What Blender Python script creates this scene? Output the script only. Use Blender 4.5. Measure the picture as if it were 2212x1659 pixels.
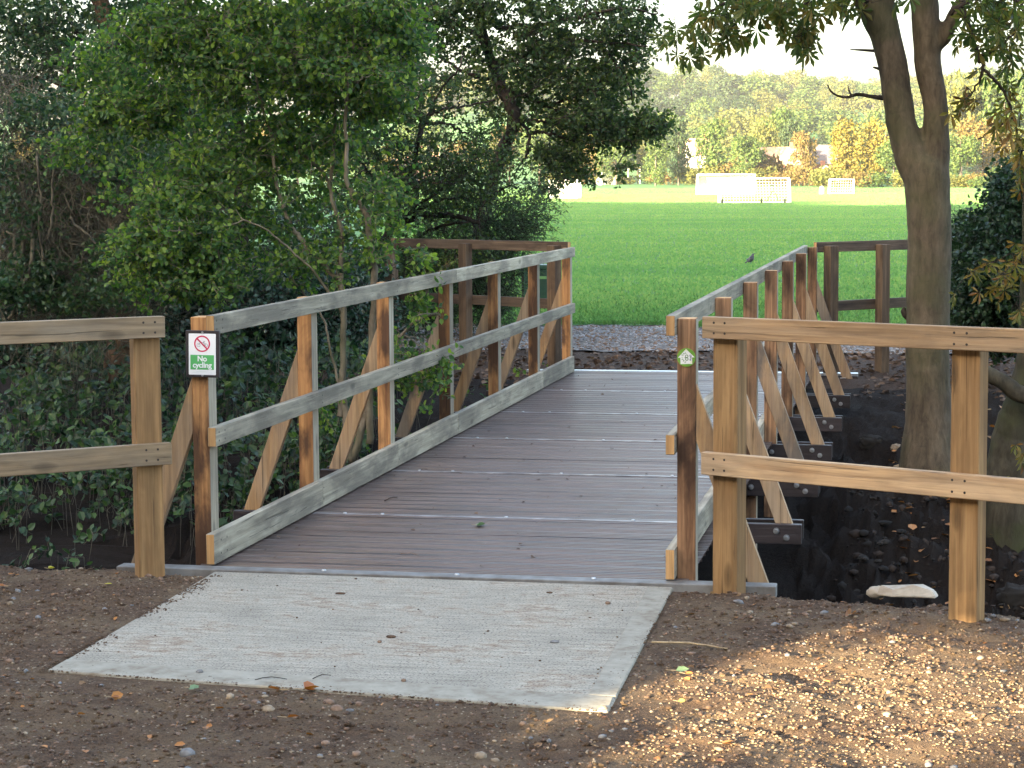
import bpy, bmesh, math, random
import numpy as np
from mathutils import Vector, Matrix
R = math.radians
for o in list(bpy.data.objects): bpy.data.objects.remove(o)
scene = bpy.context.scene
col = scene.collection

# ------------------------------------------------------------------ camera, world, sun, exposure
F, YAW, PIT, ROL, H = 4526.5, 0.1974, 0.0961, 0.0065, 1.7
cam = bpy.data.cameras.new('camera'); camo = bpy.data.objects.new('camera', cam); col.objects.link(camo)
cam.sensor_width = 36; cam.lens = 36 * F / 2212.0; cam.clip_start = 0.1; cam.clip_end = 6000
fwd = Vector((-math.sin(YAW) * math.cos(PIT), math.cos(YAW) * math.cos(PIT), -math.sin(PIT)))
rt = Vector((math.cos(YAW), math.sin(YAW), 0)); up = rt.cross(fwd)
m3 = Matrix((rt, up, -fwd)).transposed()
camo.matrix_world = Matrix.Translation((0, 0, H)) @ (m3 @ Matrix.Rotation(-ROL, 3, 'Z')).to_4x4()
scene.camera = camo

SUN_EL = R(10.0)
SUN_DIR = Vector((-0.50, -0.866, 0)).normalized()          # horizontal direction towards the sun
world = bpy.data.worlds.new('World'); scene.world = world; world.use_nodes = True
wn = world.node_tree.nodes; wl = world.node_tree.links
bg = wn['Background']; sky = wn.new('ShaderNodeTexSky'); sky.sky_type = 'NISHITA'; sky.sun_disc = False
sky.sun_elevation = SUN_EL; sky.sun_rotation = math.atan2(SUN_DIR.x, SUN_DIR.y)
sky.air_density = 0.8; sky.dust_density = 5.0; sky.ozone_density = 0.4
wl.new(sky.outputs[0], bg.inputs[0]); bg.inputs[1].default_value = 0.13
sl = bpy.data.lights.new('sun', 'SUN'); sl.energy = 5.0; sl.angle = R(0.5); sl.color = (1.0, 0.82, 0.54)
so = bpy.data.objects.new('sun', sl); col.objects.link(so)
sd = Vector((SUN_DIR.x * math.cos(SUN_EL), SUN_DIR.y * math.cos(SUN_EL), math.sin(SUN_EL)))
so.rotation_euler = sd.to_track_quat('Z', 'Y').to_euler()
scene.view_settings.view_transform = 'Standard'; scene.view_settings.look = 'None'
scene.view_settings.exposure = 3.45; scene.view_settings.gamma = 1.0
scene.render.engine = 'CYCLES'
scene.cycles.transparent_max_bounces = 8; scene.cycles.max_bounces = 6

rnd = random.Random(7)
rng = np.random.default_rng(11)

# ------------------------------------------------------------------ helpers
def at(px, py, Y):
    """world point at distance Y along the bridge axis seen in direction (px, py) of the 2212 px wide photograph"""
    a, b = px - 1106, py - 829.5
    cr, sr = math.cos(ROL), math.sin(ROL)
    u = a * cr - b * sr; v = a * sr + b * cr
    xr = u / F; yu = -v / F
    d = math.cos(PIT) + yu * math.sin(PIT); z = -math.sin(PIT) + yu * math.cos(PIT)
    x = xr * math.cos(YAW) - d * math.sin(YAW); y = xr * math.sin(YAW) + d * math.cos(YAW)
    t = Y / y
    return Vector((x * t, Y, H + z * t))

def tag(o, label=None, cat=None, group=None, kind=None):
    if label: o['label'] = label
    if cat: o['category'] = cat
    if group: o['group'] = group
    if kind: o['kind'] = kind
    return o
def empty(name, loc, label, cat, group=None):
    o = bpy.data.objects.new(name, None); col.objects.link(o); o.location = loc; o.empty_display_size = .1
    return tag(o, label, cat, group)
def link(name, me, parent=None, loc=None):
    o = bpy.data.objects.new(name, me); col.objects.link(o)
    if parent: o.parent = parent
    if loc is not None: o.location = loc
    return o
def copy_tree(root, loc, rz=0, sc=1.0, label=None, group=None):
    c = root.copy(); col.objects.link(c); c.location = loc; c.rotation_euler = (0, 0, rz)
    c.scale = sc if hasattr(sc, '__len__') else (sc, sc, sc)
    if label: c['label'] = label
    if group: c['group'] = group
    for ch in root.children:
        k = ch.copy(); col.objects.link(k); k.parent = c
        for g in ch.children:
            q = g.copy(); col.objects.link(q); q.parent = k
    return c

class MB:
    def __init__(s): s.bm = bmesh.new()
    def box(s, lo, hi, mi=0, M=None, bev=0.0, faces=None):
        b = bmesh.new(); bmesh.ops.create_cube(b, size=1)
        lo, hi = Vector(lo), Vector(hi); c = (lo + hi) / 2; d = hi - lo
        for v in b.verts: v.co = Vector((v.co.x * d.x, v.co.y * d.y, v.co.z * d.z)) + c
        b.normal_update()
        for f in b.faces:
            f.material_index = mi
            if faces:
                for k, (ax, sg) in enumerate([(0, -1), (0, 1), (1, -1), (1, 1), (2, -1), (2, 1)]):
                    if faces.get((ax, sg)) is not None and f.normal[ax] * sg > .9: f.material_index = faces[(ax, sg)]
        if bev: bmesh.ops.bevel(b, geom=b.edges[:], offset=bev, segments=1, affect='EDGES')
        s.add(b, M)
    def add(s, b, M=None):
        if M is not None: b.transform(M)
        me = bpy.data.meshes.new('t'); b.to_mesh(me); b.free(); s.bm.from_mesh(me); bpy.data.meshes.remove(me)
    def cyl(s, p0, p1, r0, r1=None, n=10, mi=0, caps=True):
        p0, p1 = Vector(p0), Vector(p1); r1 = r0 if r1 is None else r1
        b = bmesh.new(); L = (p1 - p0).length
        bmesh.ops.create_cone(b, cap_ends=caps, segments=n, radius1=r0, radius2=r1, depth=L)
        for f in b.faces: f.material_index = mi; f.smooth = len(f.verts) == 4
        q = (p1 - p0).to_track_quat('Z', 'Y')
        s.add(b, Matrix.Translation((p0 + p1) / 2) @ q.to_matrix().to_4x4())
    def poly(s, pts, mi=0):
        vs = [s.bm.verts.new(p) for p in pts]; f = s.bm.faces.new(vs); f.material_index = mi; return f
    def tube(s, pts, rad, n=8, mi=0, lump=0.0):
        pts = [Vector(p) for p in pts]; rings = []
        for i, p in enumerate(pts):
            t = (pts[min(i + 1, len(pts) - 1)] - pts[max(i - 1, 0)]).normalized()
            a = t.cross(Vector((0.3, 1, 0.1))).normalized(); b2 = t.cross(a).normalized()
            rr = rad[i] if hasattr(rad, '__len__') else rad
            rings.append([s.bm.verts.new(p + (a * math.cos(2 * math.pi * k / n) + b2 * math.sin(2 * math.pi * k / n)) * rr *
                          (1 + lump * math.sin(3.1 * k + i * .9) )) for k in range(n)])
        for i in range(len(rings) - 1):
            for k in range(n):
                f = s.bm.faces.new((rings[i][k], rings[i][(k + 1) % n], rings[i + 1][(k + 1) % n], rings[i + 1][k])); f.smooth = True; f.material_index = mi
        for rg in (rings[0][::-1], rings[-1]):
            try: s.bm.faces.new(rg).material_index = mi
            except Exception: pass
    def build(s, name, mats, parent=None, loc=None, kind=None):
        me = bpy.data.meshes.new(name)
        bmesh.ops.recalc_face_normals(s.bm, faces=s.bm.faces[:])
        s.bm.to_mesh(me); s.bm.free()
        for m in (mats if isinstance(mats, (list, tuple)) else [mats]): me.materials.append(m)
        o = link(name, me, parent, loc)
        if kind: o['kind'] = kind
        return o

def smooth_path(ctrl, rads, per=6, wob=0.0, rn=rnd):
    """Catmull-Rom through control points"""
    P = [Vector(c) for c in ctrl]; out = []; ro = []
    for i in range(len(P) - 1):
        p0, p1, p2, p3 = P[max(i - 1, 0)], P[i], P[i + 1], P[min(i + 2, len(P) - 1)]
        for k in range(per):
            t = k / per
            q = 0.5 * ((2 * p1) + (p2 - p0) * t + (2 * p0 - 5 * p1 + 4 * p2 - p3) * t * t + (3 * p1 - p0 - 3 * p2 + p3) * t ** 3)
            if wob: q += Vector((rn.uniform(-1, 1), rn.uniform(-1, 1), rn.uniform(-1, 1))) * wob
            out.append(q); ro.append(rads[i] * (1 - t) + rads[i + 1] * t)
    out.append(P[-1]); ro.append(rads[-1])
    return out, ro

def np_mesh(name, V, Fc, mats, mi=None, smooth=False):
    """V (n,3); Fc (m,k) one face size"""
    V = np.asarray(V, np.float32); Fc = np.asarray(Fc, np.int32)
    me = bpy.data.meshes.new(name)
    me.vertices.add(len(V)); me.vertices.foreach_set('co', V.ravel())
    k = Fc.shape[1]; me.loops.add(Fc.size); me.loops.foreach_set('vertex_index', Fc.ravel())
    me.polygons.add(len(Fc)); me.polygons.foreach_set('loop_start', np.arange(len(Fc), dtype=np.int32) * k)
    try: me.polygons.foreach_set('loop_total', np.full(len(Fc), k, np.int32))
    except Exception: pass
    for m in (mats if isinstance(mats, (list, tuple)) else [mats]): me.materials.append(m)
    if mi is not None: me.polygons.foreach_set('material_index', np.asarray(mi, np.int32))
    me.polygons.foreach_set('use_smooth', np.full(len(Fc), smooth, bool))
    me.update(calc_edges=True); me.validate()
    return me

def nrm(a): return a / np.maximum(np.linalg.norm(a, axis=-1, keepdims=True), 1e-9)
def frames(d, n_hint):
    """rotation matrices whose local y is d and local z is close to n_hint"""
    y = nrm(d); x = nrm(np.cross(y, n_hint)); z = np.cross(x, y)
    return np.stack([x, y, z], axis=-1)
LEAF = {
    'oval': (np.array([(0, 0, 0), (.34, .28, .08), (.30, .68, .06), (0, 1, -.05), (-.30, .68, .06), (-.34, .28, .08)]), np.array([(0, 1, 2, 3), (0, 3, 4, 5)])),
    'narrow': (np.array([(0, 0, 0), (.15, .35, .04), (.11, .75, .02), (0, 1, -.1), (-.11, .75, .02), (-.15, .35, .04)]), np.array([(0, 1, 2, 3), (0, 3, 4, 5)])),
    'kite': (np.array([(0, 0, 0), (.36, .5, .1), (0, 1, 0), (-.36, .5, .1)]), np.array([(0, 1, 2, 3)])),
}
def palmate(nl=7):
    V = []; Fc = []
    for i in range(nl):
        a = (i - (nl - 1) / 2) * R(38 if nl == 7 else 44); L = 1.0 - .09 * abs(i - (nl - 1) / 2) ** 1.4
        pts = [(0, .04), (.055, .35), (.15, .68), (0, 1.0), (-.15, .68), (-.055, .35)]
        b = len(V)
        for j, (x, y) in enumerate(pts):
            x *= L; y *= L
            V.append((x * math.cos(a) + y * math.sin(a), -x * math.sin(a) + y * math.cos(a), (.05 if j in (1, 2, 4, 5) else 0) - .22 * y * y))
        Fc += [(b, b + 1, b + 2, b + 3), (b, b + 3, b + 4, b + 5)]
    return np.array(V), np.array(Fc)
LEAF['palm'] = palmate(7); LEAF['palm5'] = palmate(5)

def leaves(P, D, N, S, kind):
    """leaf mesh arrays for positions P, directions D, normals hints N, sizes S"""
    T, Fc = LEAF[kind]; M = frames(D, N)
    V = np.einsum('nij,kj->nki', M, T) * S[:, None, None] + P[:, None, :]
    Fa = Fc[None] + (np.arange(len(P)) * len(T))[:, None, None]
    return V.reshape(-1, 3), Fa.reshape(-1, 4)

_ph = rng.uniform(0, 6.28, (12, 1)); _kd = nrm(rng.normal(size=(12, 3)))
def gnoise(P, scale):
    """cheap smooth 3-d noise in about -1..1"""
    Q = P / scale; s = 0
    for i in range(12): s = s + np.sin(Q @ _kd[i] * (4.0 + .9 * i) + _ph[i] + 1.7 * np.sin(Q @ _kd[(i + 5) % 12] * 2.3 + i))
    return s / 4.2
def in_ell(n, c, r, shell=0.0, rg=rng):
    d = nrm(rg.normal(size=(n, 3))); u = rg.uniform(shell ** 3, 1, (n, 1)) ** (1 / 3)
    return np.array(c) + d * u * np.array(r)
def sprigs(C, nl, tw, size, kind, spread=.9, droop=.15, flat=.5, rg=rng, dirs=None, jit=.3):
    """around each centre C a short twig carrying nl leaves; returns leaf arrays and twig segments"""
    n = len(C)
    d = nrm(rg.normal(size=(n, 3)) * np.array([1, 1, .55]) + np.array([0, 0, -droop])) if dirs is None else nrm(dirs + rg.normal(size=(n, 3)) * .3)
    L = tw * rg.uniform(.6, 1.3, n)
    t = (np.arange(nl) + .5) / nl
    P = C[:, None] + d[:, None] * (L[:, None] * t[None] )[..., None]
    P = P + rg.normal(size=P.shape) * tw * .06
    side = nrm(np.cross(d, rg.normal(size=(n, 3))))
    sg = np.where(np.arange(nl) % 2 == 0, 1, -1)[None, :, None]
    D = d[:, None] * .5 + side[:, None] * sg * spread + rg.normal(size=P.shape) * jit + np.array([0, 0, -droop])
    N = rg.normal(size=P.shape) * (1 - flat) + np.array([0, -.25, 1.0]) * flat
    S = size * rg.uniform(.65, 1.25, (n, nl))
    V, Fa = leaves(P.reshape(-1, 3), D.reshape(-1, 3), N.reshape(-1, 3), S.ravel(), kind)
    return V, Fa, C, C + d * L[:, None]
def sticks(A, B, r0, r1=None, n=3):
    """thin prisms from A to B"""
    A = np.asarray(A, float); B = np.asarray(B, float); r1 = r0 if r1 is None else r1
    d = nrm(B - A); x = nrm(np.cross(d, np.array([.31, .87, .37]))); y = np.cross(d, x); m = len(A)
    r0 = np.broadcast_to(r0, (m,)); r1 = np.broadcast_to(r1, (m,))
    ang = np.arange(n) * 2 * math.pi / n
    ring = x[:, None] * np.cos(ang)[None, :, None] + y[:, None] * np.sin(ang)[None, :, None]
    V = np.concatenate([A[:, None] + ring * r0[:, None, None], B[:, None] + ring * r1[:, None, None]], axis=1)
    Fq = np.array([(k, (k + 1) % n, n + (k + 1) % n, n + k) for k in range(n)])
    Fa = Fq[None] + (np.arange(m) * 2 * n)[:, None, None]
    return V.reshape(-1, 3), Fa.reshape(-1, 4)
def merge(parts):
    V = []; Fc = []; M = []; b = 0
    for v, f, mi in parts:
        V.append(v); Fc.append(f + b); M.append(np.full(len(f), mi)); b += len(v)
    return np.concatenate(V), np.concatenate(Fc), np.concatenate(M)
def walk_branches(starts, dirs, length, r, seg=6, wob=.35, grav=0.0, rg=rng):
    """random crooked branches, returns stick arrays and the nodes"""
    A = []; B = []; R0 = []; R1 = []
    p = np.array(starts, float); d = nrm(np.array(dirs, float)); step = np.broadcast_to(length, (len(p),))[:, None] / seg; rr = np.broadcast_to(r, (len(p),)).astype(float)
    for k in range(seg):
        d = nrm(d + rg.normal(size=d.shape) * wob + np.array([0, 0, -grav])); q = p + d * step
        A.append(p); B.append(q); R0.append(rr * (1 - k / seg * .85)); R1.append(rr * (1 - (k + 1) / seg * .85)); p = q
    return np.concatenate(A), np.concatenate(B), np.concatenate(R0), np.concatenate(R1)

# ------------------------------------------------------------------ materials
def mat(name):
    m = bpy.data.materials.new(name); m.use_nodes = True
    return m, m.node_tree.nodes, m.node_tree.links, m.node_tree.nodes['Principled BSDF']
def ramp(n, stops, interp='LINEAR'):
    r = n.new('ShaderNodeValToRGB'); r.color_ramp.interpolation = interp
    e = r.color_ramp.elements
    while len(e) > 1: e.remove(e[-1])
    e[0].position = stops[0][0]; e[0].color = (*stops[0][1], 1)
    for p, c in stops[1:]:
        k = e.new(p); k.color = (*c, 1)
    return r
def g(v): return (v, v, v)
def noise(n, l, vec, scale, detail=4, rough=.55, dist=0):
    t = n.new('ShaderNodeTexNoise'); t.inputs['Scale'].default_value = scale; t.inputs['Detail'].default_value = detail
    t.inputs['Roughness'].default_value = rough; t.inputs['Distortion'].default_value = dist
    if vec is not None: l.new(vec, t.inputs['Vector'])
    return t
def mapping(n, l, vec, sc=(1, 1, 1), rot=(0, 0, 0)):
    m = n.new('ShaderNodeMapping'); m.inputs['Scale'].default_value = sc; m.inputs['Rotation'].default_value = rot
    l.new(vec, m.inputs['Vector']); return m.outputs[0]
def mix(n, l, fac, a, b, mode='MIX'):
    m = n.new('ShaderNodeMix'); m.data_type = 'RGBA'; m.blend_type = mode
    for k, v in ((0, fac), (6, a), (7, b)):
        if isinstance(v, bpy.types.NodeSocket): l.new(v, m.inputs[k])
        elif k == 0: m.inputs[0].default_value = v
        else: m.inputs[k].default_value = (*v, 1)
    return m.outputs[2]
def bump(n, l, h, strength, dist, bsdf):
    b = n.new('ShaderNodeBump'); b.inputs['Strength'].default_value = strength; b.inputs['Distance'].default_value = dist
    l.new(h, b.inputs['Height']); l.new(b.outputs[0], bsdf.inputs['Normal']); return b

def wood(name, light, dark, axis, stain=(.05, .03, .02), stain_amt=.5, grey=None, grey_amt=0.0, rough=.7, stain_scale=2.2, seed=0.0):
    m, n, l, b = mat(name)
    tc = n.new('ShaderNodeTexCoord'); oi = n.new('ShaderNodeObjectInfo')
    mul = n.new('ShaderNodeMath'); mul.operation = 'MULTIPLY_ADD'; mul.inputs[1].default_value = 37.0; mul.inputs[2].default_value = seed; l.new(oi.outputs['Random'], mul.inputs[0])
    add = n.new('ShaderNodeVectorMath'); add.operation = 'ADD'; l.new(tc.outputs['Object'], add.inputs[0]); l.new(mul.outputs[0], add.inputs[1])
    s = [55, 55, 55]; s[axis] = 1.6
    v1 = mapping(n, l, add.outputs[0], s)
    g1 = noise(n, l, v1, 1.0, 6, .62, .6)
    s2 = [14, 14, 14]; s2[axis] = .9
    v2 = mapping(n, l, add.outputs[0], s2)
    g2 = noise(n, l, v2, 1.0, 4, .6, 1.8)
    r1 = ramp(n, [(.30, dark), (.48, tuple((a + c) / 2 for a, c in zip(light, dark))), (.62, light)]); l.new(g1.outputs[0], r1.inputs[0])
    r2 = ramp(n, [(.32, g(.62)), (.55, g(1.0)), (.75, g(1.12))]); l.new(g2.outputs[0], r2.inputs[0])
    c = mix(n, l, .85, r1.outputs[0], r2.outputs[0], 'MULTIPLY')
    v3 = mapping(n, l, add.outputs[0], [stain_scale * (2.6 if k != axis else 1.0) for k in range(3)])
    g3 = noise(n, l, v3, 1.0, 5, .6, .4)
    r3 = ramp(n, [(.46, g(0)), (.60, g(1))]); l.new(g3.outputs[0], r3.inputs[0])
    sm = n.new('ShaderNodeMath'); sm.operation = 'MULTIPLY'; sm.inputs[1].default_value = stain_amt; l.new(r3.outputs[0], sm.inputs[0])
    c = mix(n, l, sm.outputs[0], c, stain)
    if grey:
        v4 = mapping(n, l, add.outputs[0], [5 if k != axis else 1.1 for k in range(3)])
        g4 = noise(n, l, v4, 1.0, 5, .6, .5)
        r4 = ramp(n, [(.35, g(0)), (.6, g(1))]); l.new(g4.outputs[0], r4.inputs[0])
        gm = n.new('ShaderNodeMath'); gm.operation = 'MULTIPLY'; gm.inputs[1].default_value = grey_amt; l.new(r4.outputs[0], gm.inputs[0])
        gg = mix(n, l, .9, grey, r2.outputs[0], 'MULTIPLY')
        c = mix(n, l, gm.outputs[0], c, gg)
    vk = n.new('ShaderNodeTexVoronoi'); vk.inputs['Scale'].default_value = 1.0; l.new(mapping(n, l, add.outputs[0], [7 if k != axis else 2.4 for k in range(3)]), vk.inputs['Vector'])
    rk = ramp(n, [(.0, g(.25)), (.10, g(.55)), (.16, g(1.0))]); l.new(vk.outputs['Distance'], rk.inputs[0]); c = mix(n, l, .75, c, rk.outputs[0], 'MULTIPLY')
    # dark cracks
    s5 = [90, 90, 90]; s5[axis] = 2.4
    v5 = mapping(n, l, add.outputs[0], s5); g5 = noise(n, l, v5, 1.0, 3, .5, .9)
    r5 = ramp(n, [(.30, g(.35)), (.36, g(1))]); l.new(g5.outputs[0], r5.inputs[0])
    c = mix(n, l, .8, c, r5.outputs[0], 'MULTIPLY')
    hv = n.new('ShaderNodeHueSaturation'); mr = n.new('ShaderNodeMapRange'); l.new(oi.outputs['Random'], mr.inputs[0]); mr.inputs[3].default_value = .72; mr.inputs[4].default_value = 1.18
    l.new(mr.outputs[0], hv.inputs['Value']); l.new(c, hv.inputs['Color']); c = hv.outputs[0]
    l.new(c, b.inputs['Base Color']); b.inputs['Roughness'].default_value = rough; b.inputs['Specular IOR Level'].default_value = .3
    hm = n.new('ShaderNodeMath'); hm.operation = 'ADD'; l.new(g1.outputs[0], hm.inputs[0]); l.new(r5.outputs[0], hm.inputs[1])
    bump(n, l, hm.outputs[0], .6, .004, b)
    return m

W_L, W_D = (.46, .245, .095), (.26, .115, .04)
M = {}
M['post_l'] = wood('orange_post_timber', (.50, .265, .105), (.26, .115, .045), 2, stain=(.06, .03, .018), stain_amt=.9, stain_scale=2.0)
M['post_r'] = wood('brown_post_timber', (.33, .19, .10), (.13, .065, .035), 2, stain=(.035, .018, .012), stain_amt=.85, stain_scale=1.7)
M['grey_z'] = wood('cool_lit_grey_timber_upright', (.44, .385, .29), (.28, .24, .175), 2, stain_amt=.25)  # post side faces: grey paints in cooler light than on the front
M['grey_y'] = wood('grey_weathered_rail_timber', (.45, .40, .30), (.27, .235, .17), 1, stain=(.10, .085, .07), stain_amt=.6, stain_scale=1.6)
M['end'] = wood('fresh_end_grain', (.56, .34, .15), (.42, .23, .09), 2, stain_amt=.15)
M['fence_z'] = wood('tan_fence_post_timber', (.46, .285, .125), (.29, .16, .065), 2, stain=(.16, .09, .04), stain_amt=.35)
M['fence_x'] = wood('tan_fence_rail_timber', (.50, .325, .165), (.31, .18, .085), 0, stain=(.13, .08, .045), stain_amt=.4, grey=(.40, .34, .25), grey_amt=.35)
M['fence_xl'] = wood('greyish_fence_rail_timber', (.40, .285, .16), (.23, .155, .085), 0, stain=(.10, .07, .045), stain_amt=.4, grey=(.36, .31, .23), grey_amt=.6)
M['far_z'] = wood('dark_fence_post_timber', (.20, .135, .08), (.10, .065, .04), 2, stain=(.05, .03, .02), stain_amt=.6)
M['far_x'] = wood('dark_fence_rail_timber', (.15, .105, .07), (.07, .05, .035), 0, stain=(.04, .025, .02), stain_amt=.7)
M['brace'] = wood('tan_brace_timber', (.46, .29, .135), (.28, .155, .07), 2, stain=(.12, .08, .055), stain_amt=.6, grey=(.34, .28, .21), grey_amt=.55)
M['brace_dark'] = wood('dark_stained_brace_timber', (.36, .24, .13), (.20, .12, .07), 2, stain=(.06, .05, .045), stain_amt=.85, grey=(.26, .23, .19), grey_amt=.5)
M['beam'] = wood('dark_brown_beam_plastic', (.042, .034, .036), (.026, .021, .022), 0, stain=(.03, .025, .025), stain_amt=.3, rough=.45)

def simple(name, c, rough=.6, metal=0.0, spec=.5):
    m, n, l, b = mat(name); b.inputs['Base Color'].default_value = (*c, 1); b.inputs['Roughness'].default_value = rough; b.inputs['Metallic'].default_value = metal
    b.inputs['Specular IOR Level'].default_value = spec
    return m
def speckled(name, c, c2, scale, rough=.6, metal=0):
    m, n, l, b = mat(name); tc = n.new('ShaderNodeTexCoord'); t = noise(n, l, tc.outputs['Object'], scale, 4)
    r = ramp(n, [(.35, c2), (.65, c)]); l.new(t.outputs[0], r.inputs[0]); l.new(r.outputs[0], b.inputs['Base Color'])
    b.inputs['Roughness'].default_value = rough; b.inputs['Metallic'].default_value = metal
    return m
M['screw'] = speckled('dark_screw_hole', (.035, .025, .02), (.02, .015, .01), 80, .7)
M['steel'] = speckled('galvanised_steel', (.62, .64, .66), (.45, .46, .48), 90, .32, .85)
M['steel_dull'] = speckled('dull_steel_plate', (.22, .22, .21), (.13, .12, .11), 12, .6, .2)
M['black_board'] = speckled('black_plastic_board', (.035, .028, .03), (.022, .018, .02), 30, .5)
M['white'] = simple('white_sign_face', (.80, .82, .83), .35)
M['green_panel'] = simple('green_sign_print', (.10, .42, .13), .4)
M['red'] = simple('crimson_sign_print', (.55, .015, .08), .4)
M['ink'] = simple('black_sign_print', (.02, .02, .03), .5)
M['pale_ink'] = simple('faint_grey_print', (.55, .62, .60), .5)
M['strip'] = speckled('pale_decking_joint', (.33, .32, .33), (.12, .10, .10), 9, .35)
M['disc'] = speckled('leaf_green_disc', (.17, .38, .045), (.13, .31, .035), 60, .45)
M['disc_green'] = simple('dull_green_print', (.09, .22, .08), .5)
M['navy'] = simple('navy_print', (.03, .04, .16), .5)
M['goal'] = simple('white_goal_paint', (.82, .82, .80), .4)
M['net'] = simple('white_net_cord', (.85, .85, .83), .8)
M['tyre'] = simple('black_rubber', (.02, .02, .02), .8)
M['bin'] = speckled('dark_green_bin_plastic', (.008, .045, .032), (.005, .03, .022), 15, .4)
M['bag'] = speckled('black_bin_liner', (.012, .012, .014), (.006, .006, .007), 20, .35)
M['feather'] = speckled('black_blue_feathers', (.022, .026, .045), (.008, .009, .014), 60, .45)

def leafmat(name, cols, trans=.35, rough=.5, spec=.35, varscale=.6, wn_=.22, stretch=None):
    """leaf colours differ from leaf to leaf (per island) and from bough to bough"""
    m, n, l, b = mat(name)
    geo = n.new('ShaderNodeNewGeometry'); tc = n.new('ShaderNodeTexCoord')
    nz = noise(n, l, mapping(n, l, tc.outputs['Object'], stretch) if stretch else tc.outputs['Object'], varscale, 4 if stretch else 2)
    ad = n.new('ShaderNodeMath'); ad.operation = 'MULTIPLY_ADD'; ad.inputs[1].default_value = 1 - wn_
    l.new(geo.outputs['Random Per Island'], ad.inputs[0])
    mm = n.new('ShaderNodeMath'); mm.operation = 'MULTIPLY'; mm.inputs[1].default_value = wn_; l.new(nz.outputs[0], mm.inputs[0]); l.new(mm.outputs[0], ad.inputs[2])
    k = len(cols); r = ramp(n, [(.08 + .84 * i / max(k - 1, 1), c) for i, c in enumerate(cols)]); l.new(ad.outputs[0], r.inputs[0])
    l.new(r.outputs[0], b.inputs['Base Color']); b.inputs['Roughness'].default_value = rough; b.inputs['Specular IOR Level'].default_value = spec
    tr = n.new('ShaderNodeBsdfTranslucent'); hs = n.new('ShaderNodeHueSaturation'); hs.inputs['Saturation'].default_value = 1.15; hs.inputs['Value'].default_value = 1.5
    l.new(r.outputs[0], hs.inputs['Color']); l.new(hs.outputs[0], tr.inputs[0])
    ms = n.new('ShaderNodeMixShader'); ms.inputs[0].default_value = trans; l.new(b.outputs[0], ms.inputs[1]); l.new(tr.outputs[0], ms.inputs[2])
    l.new(ms.outputs[0], n['Material Output'].inputs[0])
    return m
M['lf_hazel'] = leafmat('hazel_leaf', [(.026, .062, .026), (.046, .105, .034), (.075, .155, .038), (.14, .235, .045), (.24, .33, .06)], .45)
M['lf_oak'] = leafmat('oak_leaf', [(.022, .044, .018), (.034, .068, .024), (.055, .10, .026), (.09, .12, .026)], .4)
M['lf_willow'] = leafmat('willow_leaf', [(.035, .065, .03), (.05, .09, .04), (.075, .12, .045)], .3)
M['lf_holly'] = leafmat('holly_leaf', [(.012, .035, .022), (.02, .055, .03), (.03, .075, .038)], .12, .3, .5)
M['lf_bramble'] = leafmat('bramble_leaf', [(.012, .030, .016), (.022, .052, .022), (.038, .08, .026), (.08, .14, .035)], .25, .45)
M['lf_ivy'] = leafmat('ivy_leaf', [(.024, .055, .028), (.04, .085, .034), (.08, .12, .036)], .35, .35)
M['lf_chest'] = leafmat('chestnut_leaf', [(.04, .065, .022), (.07, .11, .028), (.11, .13, .03), (.17, .13, .035)], .5, .5, .3, 1.2)
M['lf_autumn'] = leafmat('autumn_chestnut_leaf', [(.06, .08, .02), (.13, .13, .03), (.17, .12, .03), (.13, .06, .025)], .35, .5, .3, 1.5)
M['lf_hedge'] = leafmat('privet_leaf', [(.012, .032, .015), (.022, .05, .02), (.035, .075, .026)], .2, .4)
M['lf_far1'] = leafmat('far_green_leaf', [(.030, .058, .018), (.05, .085, .022), (.08, .11, .024)], .25, .6, .2, .25)
M['lf_far2'] = leafmat('far_olive_leaf', [(.045, .058, .017), (.08, .09, .022), (.12, .12, .026)], .25, .6, .2, .25)
M['lf_far3'] = leafmat('far_autumn_leaf', [(.075, .055, .02), (.11, .08, .024), (.11, .095, .025)], .25, .6, .2, .25)
M['lf_far4'] = leafmat('far_yellow_leaf', [(.10, .085, .018), (.15, .125, .022), (.13, .12, .025)], .25, .6, .2, .3)
M['lf_far5'] = leafmat('far_dark_leaf', [(.016, .034, .016), (.028, .05, .02), (.045, .065, .022)], .25, .6, .2, .25)

def bark(name, a, c, moss=None, scale=9, moss_amt=.5):
    m, n, l, b = mat(name); tc = n.new('ShaderNodeTexCoord')
    v = mapping(n, l, tc.outputs['Object'], (scale, scale, scale * .35)); t = noise(n, l, v, 1.0, 7, .65, .6)
    r = ramp(n, [(.3, c), (.65, a)]); l.new(t.outputs[0], r.inputs[0]); cc = r.outputs[0]
    t2 = noise(n, l, tc.outputs['Object'], 2.2, 4, .6)
    tb = noise(n, l, mapping(n, l, tc.outputs['Object'], (7, 7, 1.6)), 1.0, 5, .65, .4); rb = ramp(n, [(.32, g(.55)), (.68, g(1.3))]); l.new(tb.outputs[0], rb.inputs[0]); cc = mix(n, l, 1.0, cc, rb.outputs[0], 'MULTIPLY')
    if moss:
        r2 = ramp(n, [(.45, g(0)), (.62, g(moss_amt))]); l.new(t2.outputs[0], r2.inputs[0]); cc = mix(n, l, r2.outputs[0], cc, moss)
    t3 = noise(n, l, mapping(n, l, tc.outputs['Object'], (6, 6, 28)), 1.0, 4, .6)
    r3 = ramp(n, [(.30, g(.6)), (.38, g(1))]); l.new(t3.outputs[0], r3.inputs[0]); cc = mix(n, l, .35, cc, r3.outputs[0], 'MULTIPLY')
    l.new(cc, b.inputs['Base Color']); b.inputs['Roughness'].default_value = .85; b.inputs['Specular IOR Level'].default_value = .2
    bump(n, l, t.outputs[0], .6, .012, b); return m
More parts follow.
